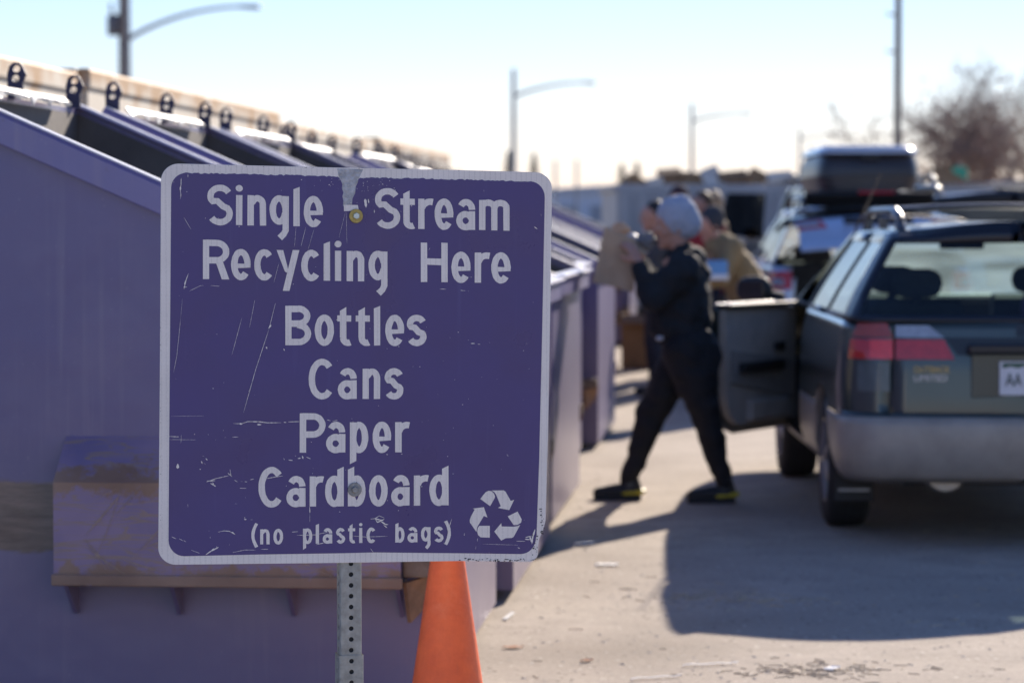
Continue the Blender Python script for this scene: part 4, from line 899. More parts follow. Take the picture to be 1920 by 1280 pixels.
    if detail:
        dbox((-wi + .045, dm - .05, .70), (.06, dl * .55, .055), BLACK, 'armrest'); dbox((-wi + .035, dm + .22, .80), (.02, .13, .05), CHROME if False else BLACK, 'inner_handle', bev=.008)
        dbox((-wi + .04, dm + .05, .46), (.05, dl * .5, .11), TRIM, 'door_pocket'); dbox((-wi + .012, dm, zb + .004), (.10, dl - .05, .022), BLACK, 'window_sill', bev=.006)
        dbox((-wi - .03, dm - .05, zb + .014), (.03, dl - .12, .012), ALLOY, 'sill_highlight_strip', bev=.004)  # bright metal strip added as the sunlit highlight along the sill
    mirror_y = dy1 - .16
    for sg in (-1, 1):
        b = MB(); b.capsule((sg * (P['w'] + .085), mirror_y, zb + .075), .08, (sg * (P['w'] + .155), mirror_y, zb + .075), .078, 16, sq=(1, .55), up=(0, 0, 1))
        b.tube([(sg * (P['w'] - .05), mirror_y + .03, zb + .03), (sg * (P['w'] + .10), mirror_y + .01, zb + .06)], [.03, .03], 8)
        par = fd if sg < 0 else t
        if sg < 0: b.v = [v - hinge for v in b.v]
        o = b.build('mirror', BLACK if P.get('blackmirror') else paint, par); sm(o, 50)
        if sg < 0 or detail:
            b = MB(); b.box(Vector((sg * (P['w'] + .12), mirror_y - .048, zb + .075)) - (hinge if sg < 0 else Vector()), (.15, .006, .105)); b.build('mirror_glass', mat('mirror_face', (.09, .088, .085), .12, .7, .1), o if False else par, bevel=.002)
    if door_open: fd.rotation_euler = (0, 0, R(-door_open))
    # lamps, plate
    for sg in (1, -1):
        for (quad, mt, nm, on_gate) in P['lamps']:
            q = [(a * sg, z) for a, z in quad]
            if on_gate: s.patch(q, mt, nm, lg, .012, gate_h)
            else: s.patch(q, mt, nm, t, .012)
    if P.get('plate'):
        pz = P['plate']; c, n = s.surf(0, pz)
        rec_ = MB().box(c + Vector((0, -.004, 0)) - gate_h, (.56, .012, .20)).build('plate_recess', paint, lg, bevel=.004)
        pl = MB().box(c + Vector((0, -.016, -.01)) - gate_h, (.305, .006, .155)).build('licence_plate', mat('plate_white', (.72, .72, .74), .5, 0, .06, 20), lg, bevel=.002)
        return_pl = (pl, c, gate_h)
        hb = MB(); hb.box(c + Vector((0, -.03, .125)) - gate_h, (.60, .05, .045)); hb.build('gate_handle_trim', BLACK if not P.get('tone2') else P.get('gate_frame_mat', BLACK), lg, bevel=.01)
        objs['plate'] = return_pl
    # wheels, underside
    for y in (0, P['wb']):
        for sg in (-1, 1): s.wheel(t, sg * (P['w'] - P['tw'] / 2 - .012), y, sg)
    b = MB(); b.box((0, P['wb'] / 2 + .1, .34), (P['w'] * 1.25, P['wb'] + P['ro'] + P['fo'] - .5, .16)); b.box((0, P['wb'] / 2, .30), (P['w'] * 1.7, P['wb'] - 1.0, .12)); b.build('underbody', BLACK, t)
    for y in (0, P['wb']):
        for sg in (-1, 1):
            b = MB(); b.lathe([(P['ra'] + .01, -.11), (P['ra'] + .01, .11)], 30, axis='X'); b.v = [v + Vector((sg * (P['w'] - .14), y, P['rt'])) for v in b.v]
            keep = [f for f in b.f if all(b.v[i].z > P['rt'] - .02 for i in f)]; b.f = keep; b.m = [0] * len(keep); b.build('wheel_arch_liner', BLACK, t, fixn=False)
    # cabin
    b = MB(); b.box((0, (P['cowl'] - .35 - P['ro']) / 2 + .05, .46), (P['w'] * 1.7, P['cowl'] + P['ro'] - .5, .05)); b.build('cabin_floor', BLACK, t)
    if detail:
        for sx in (-.38, .38):
            for y0, nm in ((P['door'][0] + .05, 'front_seat'), (.30, 'rear_seat')):
                b = MB(); b.box((sx, y0 + .27, .60), (.50, .52, .20)); b.box((sx, y0 - .02, .86), (.46, .13, .50), Matrix.Rotation(R(14), 3, 'X')); b.capsule((sx - .06, y0 - .09, 1.19), .07, (sx + .06, y0 - .09, 1.19), .07, 12, sq=(1.1, .6), up=(0, 0, 1)); b.tube([(sx, y0 - .07, 1.05), (sx, y0 - .09, 1.18)], .03, 6)
                b.build(nm, SEAT, t, bevel=.02)
        b = MB(); b.box((0, P['cowl'] - .30, zb - .07), (P['w'] * 1.62, .42, .26)); b.build('dashboard', BLACK, t, bevel=.05)
        b = MB(); n = 24; b.tube([(-.38 + .19 * math.cos(2 * math.pi * k / n), P['cowl'] - .62 + .06 * math.sin(2 * math.pi * k / n), zb - .02 + .18 * math.sin(2 * math.pi * k / n)) for k in range(n + 1)], .016, 8, False); b.box((-.38, P['cowl'] - .60, zb - .02), (.34, .03, .06)); b.build('steering_wheel', BLACK, t)
        b = MB(); b.box((0, P['cowl'] - P['wslope'] * .82 - .08, s.zg(.86)), (.24, .03, .065)); b.build('rear_view_mirror', BLACK, t, bevel=.01)
    # roof rails and crossbars
    if P.get('rails'):
        for sg in (-1, 1):
            x = sg * (groof[0] - .06); y0, y1 = groof[1] + .16, groof[2] - .12; zr = P['roofz'] + .03
            b = MB(); b.tube([(x, y0, zr - .02), (x, y0 + .09, zr + .055), (x, y0 + .3, zr + .085), (x, y1 - .3, zr + .085), (x, y1 - .09, zr + .055), (x, y1, zr - .02)], .019, 8, sq=(1, 1.2))
            for y in (y0 + .09, (y0 + y1) / 2, y1 - .09): b.box((x, y, zr + .02), (.035, .09, .06))
            sm(b.build('roof_rail', mat('rail_grey', (.10, .10, .105), .3, .5, .1), t), 50)
        for y in (groof[1] + .52, groof[2] - .45):
            xx = groof[0] - .06; n = 10; zr = P['roofz'] + .115
            b = MB(); b.tube([(-xx + 2 * xx * k / n, y, zr + .022 * (1 - (2 * k / n - 1) ** 2)) for k in range(n + 1)], .022, 8, sq=(.6, 1.4), up=(0, 0, 1)); sm(b.build('crossbar', mat('rail_grey', (.1, .1, .1)), t), 50)
    return t, objs, s
lev_w = [.30, .335, .40, .48, .56, .60, .615, .66, .70, .75, .80, .85, .90, .95, 1.0, 1.035]
def wagon(paint, **kw):
    P = dict(w=.872, wb=2.65, ro=1.03, fo=1.02, rt=.325, tw=.205, ra=.385, belt=1.035, roofz=1.44, crown=.055, tumble=.235, rslope=.33, cowl=2.08, wslope=.90, nosez=.72, rc=.22,
        inset=[(.24, .07), (.36, .015), (.45, 0), (.75, 0), (.9, .012), (1.035, .042)], rear=[(.24, .13), (.33, .04), (.42, .0), (.59, .0), (.60, .01), (.615, .07), (.85, .085), (1.035, .115)], nose=[(.24, .12), (.4, 0), (.6, 0), (1.035, .12)],
        levels=lev_w, clad_z=.60, gate_z=.60, gate_w=.64, door=(1.20, 2.20), frows=[0, .07, .3, .5, .7, .90, 1.0], rglass=10,
        pillars=[('p', -.63, -.36), ('g', -.55, -.33), ('b', .20, .12), ('g', .26, .18), ('b', 1.12, .92), ('f', 1.22, 1.02), ('p', 1.90, 1.10)],
        bumper=CLAD, rearglass=G_REAR, rails=True, plate=.79, tone2=.60, blackmirror=True)
    P['lamps'] = [([(.635, .965), (.835, .965), (.80, 1.03), (.66, 1.03)], LORA, 'turn_lamp', False), ([(.635, .865), (.74, .865), (.74, .955), (.635, .955)], LBRI, 'brake_reflector', False), ([(.74, .865), (.855, .865), (.845, .955), (.74, .955)], LRED, 'tail_lamp', False),
        ([(.40, .965), (.622, .965), (.622, 1.02), (.47, 1.02)], LCLR, 'reversing_lamp', True), ([(.355, .865), (.622, .865), (.622, .955), (.40, .955)], LRED, 'gate_lamp', True), ([(.65, .715), (.80, .715), (.80, .85), (.65, .85)], mat('smoky_lens', (.10, .12, .12), .2, 0, .2, 20), 'lower_lens', False)]
    P.update(kw); return P
GREEN = mat('dark_green_paint', (.045, .062, .058), .32, .35, .12, 3, coat=.8)
NAVY = mat('dark_gate_trim', (.012, .014, .022), .3, 0, .1, 8)
RX = Vector((2.405, 13.77, 0)); HD = R(-.72)
car1, ob1, cs1 = make_car('station_wagon', wagon(GREEN, gate_frame_mat=NAVY), GREEN, 'dark green station wagon with taupe lower cladding and its driver door open', RX, HD, door_open=29, door_side_window=False)
# dark band above the plate, badge rows, plate print, exhaust, mudflaps, aerial
lg = ob1['gate']; gh = Vector(lg.location)
cs1.patch([(-.34, .885), (.34, .885), (.40, .965), (-.40, .965)], NAVY, 'gate_band', lg, .010, gh, 10)
cs1.patch([(-.62, .970), (.62, .970), (.62, 1.028), (-.62, 1.028)], NAVY, 'gate_band', lg, .006, gh, 12)
def text_part(txt, size, mt, name, parent, loc, rot, width=None, thick=.002):
    cu = bpy.data.curves.new(name, 'FONT'); cu.body = txt; cu.size = size; cu.extrude = thick; cu.align_x = 'LEFT'
    tmp = bpy.data.objects.new('tmp', cu); COL.objects.link(tmp); dg = bpy.context.evaluated_depsgraph_get(); me = bpy.data.meshes.new_from_object(tmp.evaluated_get(dg)); bpy.data.objects.remove(tmp)
    if width:
        xs = [v.co.x for v in me.vertices]; k = width / (max(xs) - min(xs))
        for v in me.vertices: v.co.x *= k
    me.materials.clear(); me.materials.append(mt); o = bpy.data.objects.new(name, me); COL.objects.link(o); o.parent = parent; o.location = loc; o.rotation_euler = rot; return o
c, n = cs1.surf(.545, .805); c.y = cs1.surf(.37, .805)[0].y; n = Vector((0, -1, 0)); text_part('OUTBACK', .042, mat('gold_badge', (.50, .36, .12), .35, .7, .1), 'badge', lg, c + n * .008 - gh, (R(90), 0, 0), .165)
c, n = cs1.surf(.545, .765); c.y = cs1.surf(.37, .765)[0].y; n = Vector((0, -1, 0)); text_part('LIMITED', .042, mat('silver_badge', (.55, .55, .58), .35, .7, .1), 'badge', lg, c + n * .008 - gh, (R(90), 0, 0), .15)
pl, c, gh2 = ob1['plate']
PG = mat('plate_green', (.03, .10, .06), .5); pc = c + Vector((0, -.0195, -.01)) - gh2
b = MB(); b.sheet([[pc + Vector((x, 0, z)) for x, z in [(-.14, .07), (.14, .07), (.14, .055), (.09, .045), (.06, .06), (.02, .042), (-.03, .058), (-.07, .046), (-.10, .054), (-.14, .045)]]]); b.build('plate_mountains', PG, lg, fixn=False)
text_part('AA', .085, mat('plate_ink', (.02, .05, .04), .5), 'plate_letters', lg, pc + Vector((-.125, -.001, -.035)), (R(90), 0, 0), .075)
EX = mat('dull_exhaust_steel', (.42, .38, .33), .35, .8, .3, 12)
b = MB(); b.lathe([(.001, -.30), (.095, -.30), (.108, -.28), (.108, .20), (.001, .20)], 24, axis='Y'); b.v = [v + Vector((-.38, -.55, .345)) for v in b.v]; sm(b.build('muffler', EX, car1), 40)
b = MB(); b.tube([(-.60, -.6, .36), (-.60, -.93, .35)], .026, 14, False); sm(b.build('tailpipe', CHROME, car1), 40)
for sg in (-1, 1):
    MB().box((sg * .76, -.43, .29), (.19, .012, .26)).build('mudflap', BLACK, car1, bevel=.004)
    MB().box((sg * .76, -.438, .215), (.15, .003, .012)).build('mudflap_bar', ALLOY, car1)
b = MB(); b.tube([(-.59, 1.12, 1.45), (-.50, .72, 1.75)], [.006, .003], 6); b.build('aerial', mat('aerial_brown', (.16, .12, .10), .4, .4), car1)
b = MB(); b.box((.30, -.45, 1.06), (.5, .35, .22)); b.build('parcel', mat('purple_cloth', (.12, .045, .17), .9, 0, .25, 12), car1, bevel=.06)
# --------- silver wagon with roof box, liftgate up
SILV = mat('silver_blue_paint', (.50, .57, .70), .3, .35, .08, 3, coat=.8)
PW = wagon(SILV, w=.91, wb=2.74, ro=1.05, fo=1.0, rt=.34, belt=1.10, roofz=1.60, tumble=.24, cowl=2.25, wslope=1.05, rslope=.34, bumper=SILV, tone2=None, rearglass=G_DARK, gate_w=.70, levels=[.30, .34, .42, .5, .58, .64, .69, .705, .76, .82, .88, .94, 1.0, 1.05, 1.10], blackmirror=False, plate=.84, door=(1.30, 2.35), clad_z=.45,
   inset=[(.24, .07), (.36, .015), (.45, 0), (.8, 0), (.95, .012), (1.10, .045)], rear=[(.24, .13), (.33, .04), (.42, 0), (.60, 0), (.69, .02), (.70, .06), (.9, .07), (1.10, .11)], pillars=[('p', -.66, -.38), ('g', -.55, -.33), ('b', .20, .12), ('g', .28, .2), ('b', 1.2, 1.0), ('f', 1.30, 1.1), ('p', 2.05, 1.15)])
PW['lamps'] = [([(.71, .90), (.98, .90), (.96, 1.06), (.71, 1.06)], LRED, 'tail_lamp', False), ([(.78, .93), (.90, .93), (.90, 1.0), (.78, 1.0)], LCLR, 'reversing_lamp', False), ([(.44, .93), (.69, .93), (.69, 1.06), (.48, 1.06)], LRED, 'gate_lamp', True)]
c2loc = Vector((at(1607, 400, 24.6).x + .15, 25.5, 0))
car2, ob2, cs2 = make_car('station_wagon', PW, SILV, 'silver blue station wagon with raised liftgate under a dark roof box', c2loc, R(-.9), gate_open=48)
lg2 = ob2['gate']; gh = Vector(lg2.location); cs2.patch([(.49, .955), (.68, .955), (.68, 1.03), (.52, 1.03)], LCLR, 'gate_clear_lens', lg2, .02, gh); cs2.patch([(-.49, .955), (-.68, .955), (-.68, 1.03), (-.52, 1.03)], LCLR, 'gate_clear_lens', lg2, .02, gh)
b = MB(); b.box(Vector((0, cs2.green(1)[1] - .06, 1.635)) - gh, (1.15, .16, .035)); b.build('spoiler', BLACK, lg2, bevel=.012); b = MB(); b.box(Vector((.06, cs2.green(1)[1] - .145, 1.635)) - gh, (.32, .012, .022)); b.build('high_brake_lamp', LRED, lg2)
# roof box: a thing of its own on the crossbars
DKBOX = mat('dark_box_plastic', (.035, .032, .036), .35, 0, .15, 5); 
rb = thing('roof_box', car2.location + Vector((.03, -.05, 1.775)), R(-.9), 'dark plastic cargo roof box with lid top painted sunlit on the silver wagon', 'roof box')
def box_shell(z0, z1, w0, w1, y0, y1, taper):
    b = MB(); n = 28; rings = []
    for k, f in enumerate((0, .25, .5, .75, .9, 1)):
        z = z0 + (z1 - z0) * f; w_ = w0 + (w1 - w0) * f; r_ = []
        sh = 1 - taper * f ** 3
        for i in range(n):
            a = 2 * math.pi * i / n; c, s_ = math.cos(a), math.sin(a); e = .28
            x = w_ * math.copysign(abs(c) ** e, c) * sh; y = (y0 + y1) / 2 + (y1 - y0) / 2 * math.copysign(abs(s_) ** e, s_) * sh; r_.append(Vector((x, y, z)))
        rings.append(r_)
    V = [p for r_ in rings for p in r_]; m = len(rings)
    F = [(j * n + i, j * n + (i + 1) % n, (j + 1) * n + (i + 1) % n, (j + 1) * n + i) for j in range(m - 1) for i in range(n)] + [tuple(range(n))[::-1], tuple(range((m - 1) * n, m * n))]
    return b.add(V, F)
sm(box_shell(0, .13, .43, .475, -.35, 1.75, 0).build('tray', DKBOX, rb), 50)
sm(box_shell(.133, .36, .475, .455, -.36, 1.76, .10).build('lid', DKBOX, rb), 50)
sm(box_shell(.335, .405, .462, .44, -.372, 1.77, .10).build('lid_top', mat('painted_sunlit_lid', (.55, .56, .60), .25, .2, .05, 4, coat=.5), rb), 50)  # pale upper shell paints sunlight onto the top of the dark lid
MB().box((0, -.362, .30), (.16, .02, .05)).build('latch', BLACK, rb, bevel=.006)
for y in (.3, 1.2): MB().box((0, y, -.048), (.7, .08, .10)).build('clamp', BLACK, rb)
# --------- black SUV with its door open, ahead of the silver wagon
BLK = mat('black_car_paint', (.02, .022, .025), .3, .2, .1, 3, coat=.8)
def suv(paint, **kw):
    P = wagon(paint, w=.98, wb=2.95, ro=1.1, fo=.98, rt=.39, ra=.45, tw=.26, belt=1.27, roofz=1.90, cowl=2.55, wslope=.25, rslope=.22, tumble=.20, nosez=1.0, bumper=paint, tone2=None, clad_z=.5, gate_z=.72, gate_w=.78, door=(1.45, 2.55), plate=.95, dark=True, rearglass=G_DARK,
      levels=[.38, .45, .55, .65, .72, .735, .8, .9, 1.0, 1.1, 1.2, 1.27], inset=[(.3, .05), (.5, 0), (1.0, 0), (1.27, .05)], rear=[(.3, .1), (.5, 0), (.72, .0), (.735, .05), (1.27, .09)], nose=[(.3, .1), (.5, 0), (1.27, .1)],
      pillars=[('p', -.75, -.55), ('g', -.62, -.46), ('b', .2, .12), ('g', .3, .22), ('b', 1.35, 1.32), ('f', 1.45, 1.42), ('p', 2.42, 2.2)])
    P['lamps'] = [([(.80, .95), (.98, .95), (.98, 1.24), (.82, 1.24)], LRED, 'tail_lamp', False)]
    P.update(kw); return P
car3, ob3, cs3 = make_car('suv', suv(BLK), BLK, 'black suv with its dark driver door swung open, beyond the silver wagon', (at(1482, 400, 31).x + 1.0, 32, 0), R(-.8), door_open=40, detail=False)
WHT = mat('pale_silver_paint', (.50, .51, .54), .28, .4, .05, 3, coat=.8)
car4, ob4, cs4 = make_car('suv', suv(WHT, roofz=1.74, belt=1.17, levels=[.38, .45, .55, .65, .72, .735, .8, .9, 1.0, 1.1, 1.17]), WHT, 'pale silver suv whose roof shows over the green wagon', (4.95, 28.4, 0), R(-.8), detail=False)
NVB = mat('navy_van_paint', (.02, .03, .09), .35, .2, .1, 3, coat=.5)
car5, ob5, cs5 = make_car('van', suv(NVB, roofz=2.12, belt=1.3, tumble=.12, rails=False), NVB, 'navy blue van far behind, under the bare tree', (8.6, 46, 0), R(-.8), detail=False, cat='van')
# ================================================================ people
SKIN = mat('skin', (.52, .27, .19), .55, 0, .1, 12, .05, 80); HAIRD = mat('dark_hair', (.02, .015, .012), .6, 0, .3, 40)
def blob(name, caps, mt, parent, voxel=.012, fold=.0, fscale=9, smooth=3, origin=(0, 0, 0)):
    """one continuous skin grown over tapered capsules: union by voxel remesh, then smoothed; fold = cloth wrinkles"""
    b = MB()
    for c in caps:
        p0, r0, p1, r1 = c[:4]; sq = c[4] if len(c) > 4 else (1, 1); up = c[5] if len(c) > 5 else None
        b.capsule(Vector(p0) - Vector(origin), r0, Vector(p1) - Vector(origin), r1, 14, sq, up)
    o = b.build('tmp', mt); m = o.modifiers.new('r', 'REMESH'); m.mode = 'VOXEL'; m.voxel_size = voxel; m.use_smooth_shade = True
    m2 = o.modifiers.new('s', 'SMOOTH'); m2.factor = .5; m2.iterations = smooth
    dg = bpy.context.evaluated_depsgraph_get(); me = bpy.data.meshes.new_from_object(o.evaluated_get(dg)); bpy.data.objects.remove(o)
    if fold:
        me.update(); nn = [v.normal.copy() for v in me.vertices]
        for v, n_ in zip(me.vertices, nn):
            p = v.co; k = noise.noise(Vector((p.x, p.y, p.z * 1.6)) * fscale) + .5 * noise.noise(p * fscale * 2.1 + Vector((5, 1, 2))); v.co = p + n_ * k * fold
    me.name = name; me.materials.clear(); me.materials.append(mt)
    me.polygons.foreach_set('use_smooth', [True] * len(me.polygons))
    q = bpy.data.objects.new(name, me); COL.objects.link(q); q.parent = parent; return q
def hand(wrist, dirv, palm_n, spread=1.0, curl=.5, s=1.0, thumb=1):
    """palm and five separate bent fingers as capsules; dirv = along the fingers, palm_n = out of the palm"""
    d = Vector(dirv).normalized(); n = (Vector(palm_n) - d * Vector(palm_n).dot(d)).normalized(); a = d.cross(n); W = Vector(wrist); C = []
    C.append((W, .024 * s, W + d * .03 * s, .028 * s, (.65, 1.1), n))
    for k, off in enumerate((-.027, -.009, .009, .027)): C.append((W + d * .02 * s + a * off * .7 * s, .015 * s, W + d * .085 * s + a * off * s, .0115 * s))
    for k, (off, ln) in enumerate(((-.027, .072), (-.009, .083), (.009, .078), (.027, .060))):
        b0 = W + d * .085 * s + a * off * s; c1 = (d + n * curl * .7).normalized(); c2 = (d + n * curl * 2.0).normalized(); c3 = (d * .4 + n * curl * 2.6).normalized()
        p1 = b0 + c1 * ln * .45 * s; p2 = p1 + c2 * ln * .33 * s; p3 = p2 + c3 * ln * .25 * s
        C += [(b0, .0105 * s, p1, .0095 * s), (p1, .0095 * s, p2, .0085 * s), (p2, .0085 * s, p3, .0072 * s)]
    t0 = W + d * .03 * s - a * .026 * s * thumb; t1 = t0 + (d * .55 - a * .7 * thumb + n * .4).normalized() * .042 * s; t2 = t1 + (d * .85 - a * .15 * thumb + n * .55).normalized() * .032 * s
    C += [(t0, .016 * s, t1, .0115 * s), (t1, .0115 * s, t2, .009 * s)]
    return C
def head_caps(c, f, s=1.0):
    """skull, jaw, nose, ears, lips around head centre c, facing f (unit, horizontal-ish)"""
    c = Vector(c); f = Vector(f).normalized(); u = Vector((0, 0, 1)); u = (u - f * u.dot(f)).normalized(); r_ = f.cross(u)
    P = lambda a, b_, z: c + (f * a + r_ * b_ + u * z) * s
    C = [(P(-.035, 0, .035), .088 * s, P(.018, 0, .03), .082 * s), (P(.035, 0, -.04), .058 * s, P(.05, 0, -.075), .036 * s), (P(.02, 0, .0), .07 * s, P(.03, 0, -.05), .058 * s),
         (P(.088, 0, .012), .011 * s, P(.108, 0, -.020), .014 * s), (P(.078, -.02, -.052), .010 * s, P(.078, .02, -.052), .010 * s), (P(.080, -.018, -.066), .010 * s, P(.080, .018, -.066), .010 * s), (P(.072, -.01, -.092), .018 * s, P(.072, .01, -.092), .018 * s),
         (P(.074, -.035, .030), .014 * s, P(.074, .035, .030), .014 * s), (P(.055, -.045, -.02), .026 * s, P(.055, .045, -.02), .026 * s)]
    for e in (-1, 1): C.append((P(-.012, e * .082, .012), .016 * s, P(-.016, e * .084, -.025), .011 * s, (1, .5), f))
    return C
def face_parts(c, f, parent, s=1.0, brow=(.05, .035, .025)):
    c = Vector(c); f = Vector(f).normalized(); u = Vector((0, 0, 1)); u = (u - f * u.dot(f)).normalized(); r_ = f.cross(u)
    for e in (-1, 1):
        p = c + (f * .080 + r_ * e * .032 + u * .008) * s
        b = MB(); b.capsule(p - f * .004, .0115 * s, p + f * .0005, .0115 * s, 10); sm(b.build('eye', mat('eye_white', (.6, .58, .55), .2), parent)); 
        b = MB(); b.capsule(p + f * .0085 * s, .005 * s, p + f * .0095 * s, .005 * s, 8); sm(b.build('iris', mat('iris_brown', (.04, .025, .02), .15), parent))
        b = MB(); b.capsule(p + u * .02 * s - r_ * .014 * s + f * .006 * s, .004 * s, p + u * .022 * s + r_ * .014 * s + f * .006 * s, .004 * s, 6); b.build('eyebrow', mat('eyebrow', brow, .7), parent)
    m = c + (f * .0885 - u * .059) * s; b = MB(); b.capsule(m - r_ * .02 * s, .0035 * s, m + r_ * .02 * s, .0035 * s, 6); b.build('lips', mat('lips', (.36, .12, .10), .5), parent)

# ---------------- striding person in black, holding a paper bag (stands at the car door)
PY_ = 14.93
def q1(px, py, dy=0): return at(px, py, PY_ + dy)
foot = q1(1255, 940); per = thing('person', (foot.x, PY_, 0), 0, 'person in black hoodie and trousers with pale grey beanie striding left, holding a paper bag', 'person')
O1 = Vector((foot.x, PY_, 0))
HOOD = mat('black_hoodie', (.016, .018, .021), .85, 0, .2, 16, .25, 90); PANT = mat('black_trousers', (.012, .012, .014), .8, 0, .2, 16, .2, 70)
BEAN = mat('grey_knit_beanie', (.44, .47, .55), .95, 0, .12, 40, .6, 160); SHOE = mat('black_shoe', (.02, .02, .02), .6, 0, .3, 20); YEL = mat('yellow_shoe_trim', (.55, .45, .03), .5)
hc = q1(1263, 428); fdir = Vector((-1, -.10, -.06))
shN, shF = q1(1283, 505, -.17), q1(1281, 503, .17); elN, elF = q1(1224, 562, -.20), q1(1216, 552, .16); wrN, wrF = q1(1199, 494, -.16), q1(1202, 490, .13)
hipc = q1(1287, 640); hN, hF = q1(1284, 655, -.09), q1(1292, 655, .09)
kF, aF = q1(1222, 775, .09), q1(1180, 905, .08); kN, aN = q1(1322, 775, -.10), q1(1356, 908, -.08)      # far leg leads, near leg trails
bd = [(hipc, .13, q1(1283, 560), .12), (q1(1283, 560), .12, q1(1284, 508), .13), (shN, .045, shF, .045), (q1(1283, 500), .06, q1(1273, 462), .055), (q1(1273, 466), .052, hc + Vector((.01, 0, -.05)), .06)]
bd += head_caps(hc, fdir, .98)
for sh, el, wr in ((shN, elN, wrN), (shF, elF, wrF)): bd += [(sh, .042, el, .038), (el, .038, wr, .026)]
bd += [(hN, .085, kN, .055), (kN, .052, aN, .036), (hF, .085, kF, .055), (kF, .052, aF, .036)]
for a in (aN, aF): bd += [(a, .036, a + Vector((.02, 0, -.06)), .036), (a + Vector((.01, 0, -.05)), .034, a + Vector((-.14, 0, -.075)), .026)]
bd += hand(wrN, (-.45, .15, .85), (-.6, .6, .1), curl=.55, thumb=-1) + hand(wrF, (-.45, -.1, .85), (-.6, -.5, .1), curl=.55, thumb=1)
blob('body', bd, SKIN, per, .0075, smooth=2, origin=O1)
for oo in list(per.children): pass
face_parts(hc - O1, fdir, per, .98)
# hoodie: torso, sleeves, hood lying on the back
hd = [(q1(1280, 600), .165, q1(1279, 540), .165, (.95, 1.12), (1, 0, 0)), (q1(1279, 545), .165, q1(1285, 508), .135, (.9, 1.2), (1, 0, 0)), (shN, .082, shF, .082), (q1(1268, 606), .155, q1(1262, 575), .15, (.95, 1.1), (1, 0, 0)), (q1(1277, 478), .082, q1(1288, 492), .10), (q1(1303, 484, 0), .062, q1(1311, 520, 0), .058, (1, 1.7), (1, 0, 0)), (q1(1262, 480), .05, q1(1270, 476), .06)]
for sh, el, wr in ((shN, elN, wrN), (shF, elF, wrF)): hd += [(sh, .094, el, .072), (el, .070, el.lerp(wr, .88), .048)]
blob('hoodie', hd, HOOD, per, .011, .017, 10, 2, O1)
pt = [(q1(1290, 628), .135, q1(1292, 660), .16, (.95, 1.15), (1, 0, 0)), (q1(1305, 655, -.05), .135, q1(1308, 690, -.08), .12)]
for h, k, a in ((hN, kN, aN), (hF, kF, aF)): pt += [(h, .125, h.lerp(k, .5), .112), (h.lerp(k, .5), .112, k, .084), (k, .084, k.lerp(a, .5), .066), (k.lerp(a, .5), .066, a + Vector((0, 0, .03)), .050)]
blob('trousers', pt, PANT, per, .011, .015, 9, 2, O1)
f = fdir.normalized(); u = Vector((0, 0, 1))
blob('beanie', [(hc + Vector((.018, 0, .055)), .108, hc + Vector((.008, 0, .075)), .102), (hc + Vector((.060, 0, .03)), .095, hc + Vector((.030, 0, .07)), .105), (hc + Vector((.030, 0, .115)), .065, hc + Vector((.04, 0, .125)), .06)], BEAN, per, .01, .003, 30, 2, O1)
for a in (aN, aF):
    gz = a.z
    sh_ = blob('shoe', [(Vector((a.x + .025, a.y, .050)), .048, Vector((a.x - .06, a.y, .046)), .044), (Vector((a.x - .06, a.y, .046)), .046, Vector((a.x - .165, a.y, .036)), .034), (Vector((a.x + .02, a.y, .05)), .046, Vector((a.x + .015, a.y, .095)), .044)], SHOE, per, .009, .0, 9, 2, O1)
    b = MB(); b.box(Vector((a.x - .065, a.y, .014)) - O1, (.26, .088, .026)); b.build('shoe_sole', BLACK, per, bevel=.01)
    b = MB(); b.capsule(Vector((a.x + .045, a.y - .0, .045)) - O1, .046, Vector((a.x - .02, a.y, .040)) - O1, .047, 12, sq=(.45, 1.08), up=(0, 0, 1)); b.build('shoe_trim', YEL, per)
    b = MB(); b.tube([a + Vector((.01, 0, -.05)) - O1, a + Vector((.004, 0, .04)) - O1], [.043, .045], 14); sm(b.build('sock', mat('grey_sock', (.09, .10, .10), .9, 0, .2, 30), per), 50)
b = MB(); b.capsule(q1(1234, 634, -.17) - O1, .012, q1(1240, 634, -.17) - O1, .012, 8); b.build('drawcord_end', mat('white_cord', (.6, .6, .62), .6), per)
# paper bag, held by both hands
KRAFT = mat('kraft_paper', (.50, .35, .23), .85, 0, .14, 7, .35, 22)
bag = thing('paper_bag', (q1(1152, 545).x, PY_, q1(1152, 545).z), 0, 'crumpled brown paper bag held up by the striding person', 'bag'); OB = Vector(bag.location)
bm_ = MB(); n = 9; rr = random.Random(5)
C4 = [(1134, 425), (1192, 447), (1187, 547), (1112, 528)]
def bagp(u_, v_, dy):                                # u across, v down
    a = Vector((*C4[0], 0)).lerp(Vector((*C4[1], 0)), u_); b_ = Vector((*C4[3], 0)).lerp(Vector((*C4[2], 0)), u_); p = a.lerp(b_, v_)
    w_ = at(p.x, p.y, PY_ - .02 + dy); k = noise.noise(w_ * 14) * .012 + noise.noise(w_ * 40) * .004
    return w_ + Vector((k, k * (1 if dy < 0 else -1), k * .6)) - OB
T2 = .075
ring = [(i / n, -T2) for i in range(n)] + [(1, -T2 + 2 * T2 * i / 5) for i in range(5)] + [(1 - i / n, T2) for i in range(n)] + [(0, T2 - 2 * T2 * i / 5) for i in range(5)]
m = len(ring); V = []; nv = 12
for j in range(nv + 1):
    for (u_, dy) in ring: V.append(bagp(u_, j / nv, dy))
F = [(j * m + i, j * m + (i + 1) % m, (j + 1) * m + (i + 1) % m, (j + 1) * m + i) for j in range(nv) for i in range(m)] + [tuple(nv * m + i for i in range(m))]
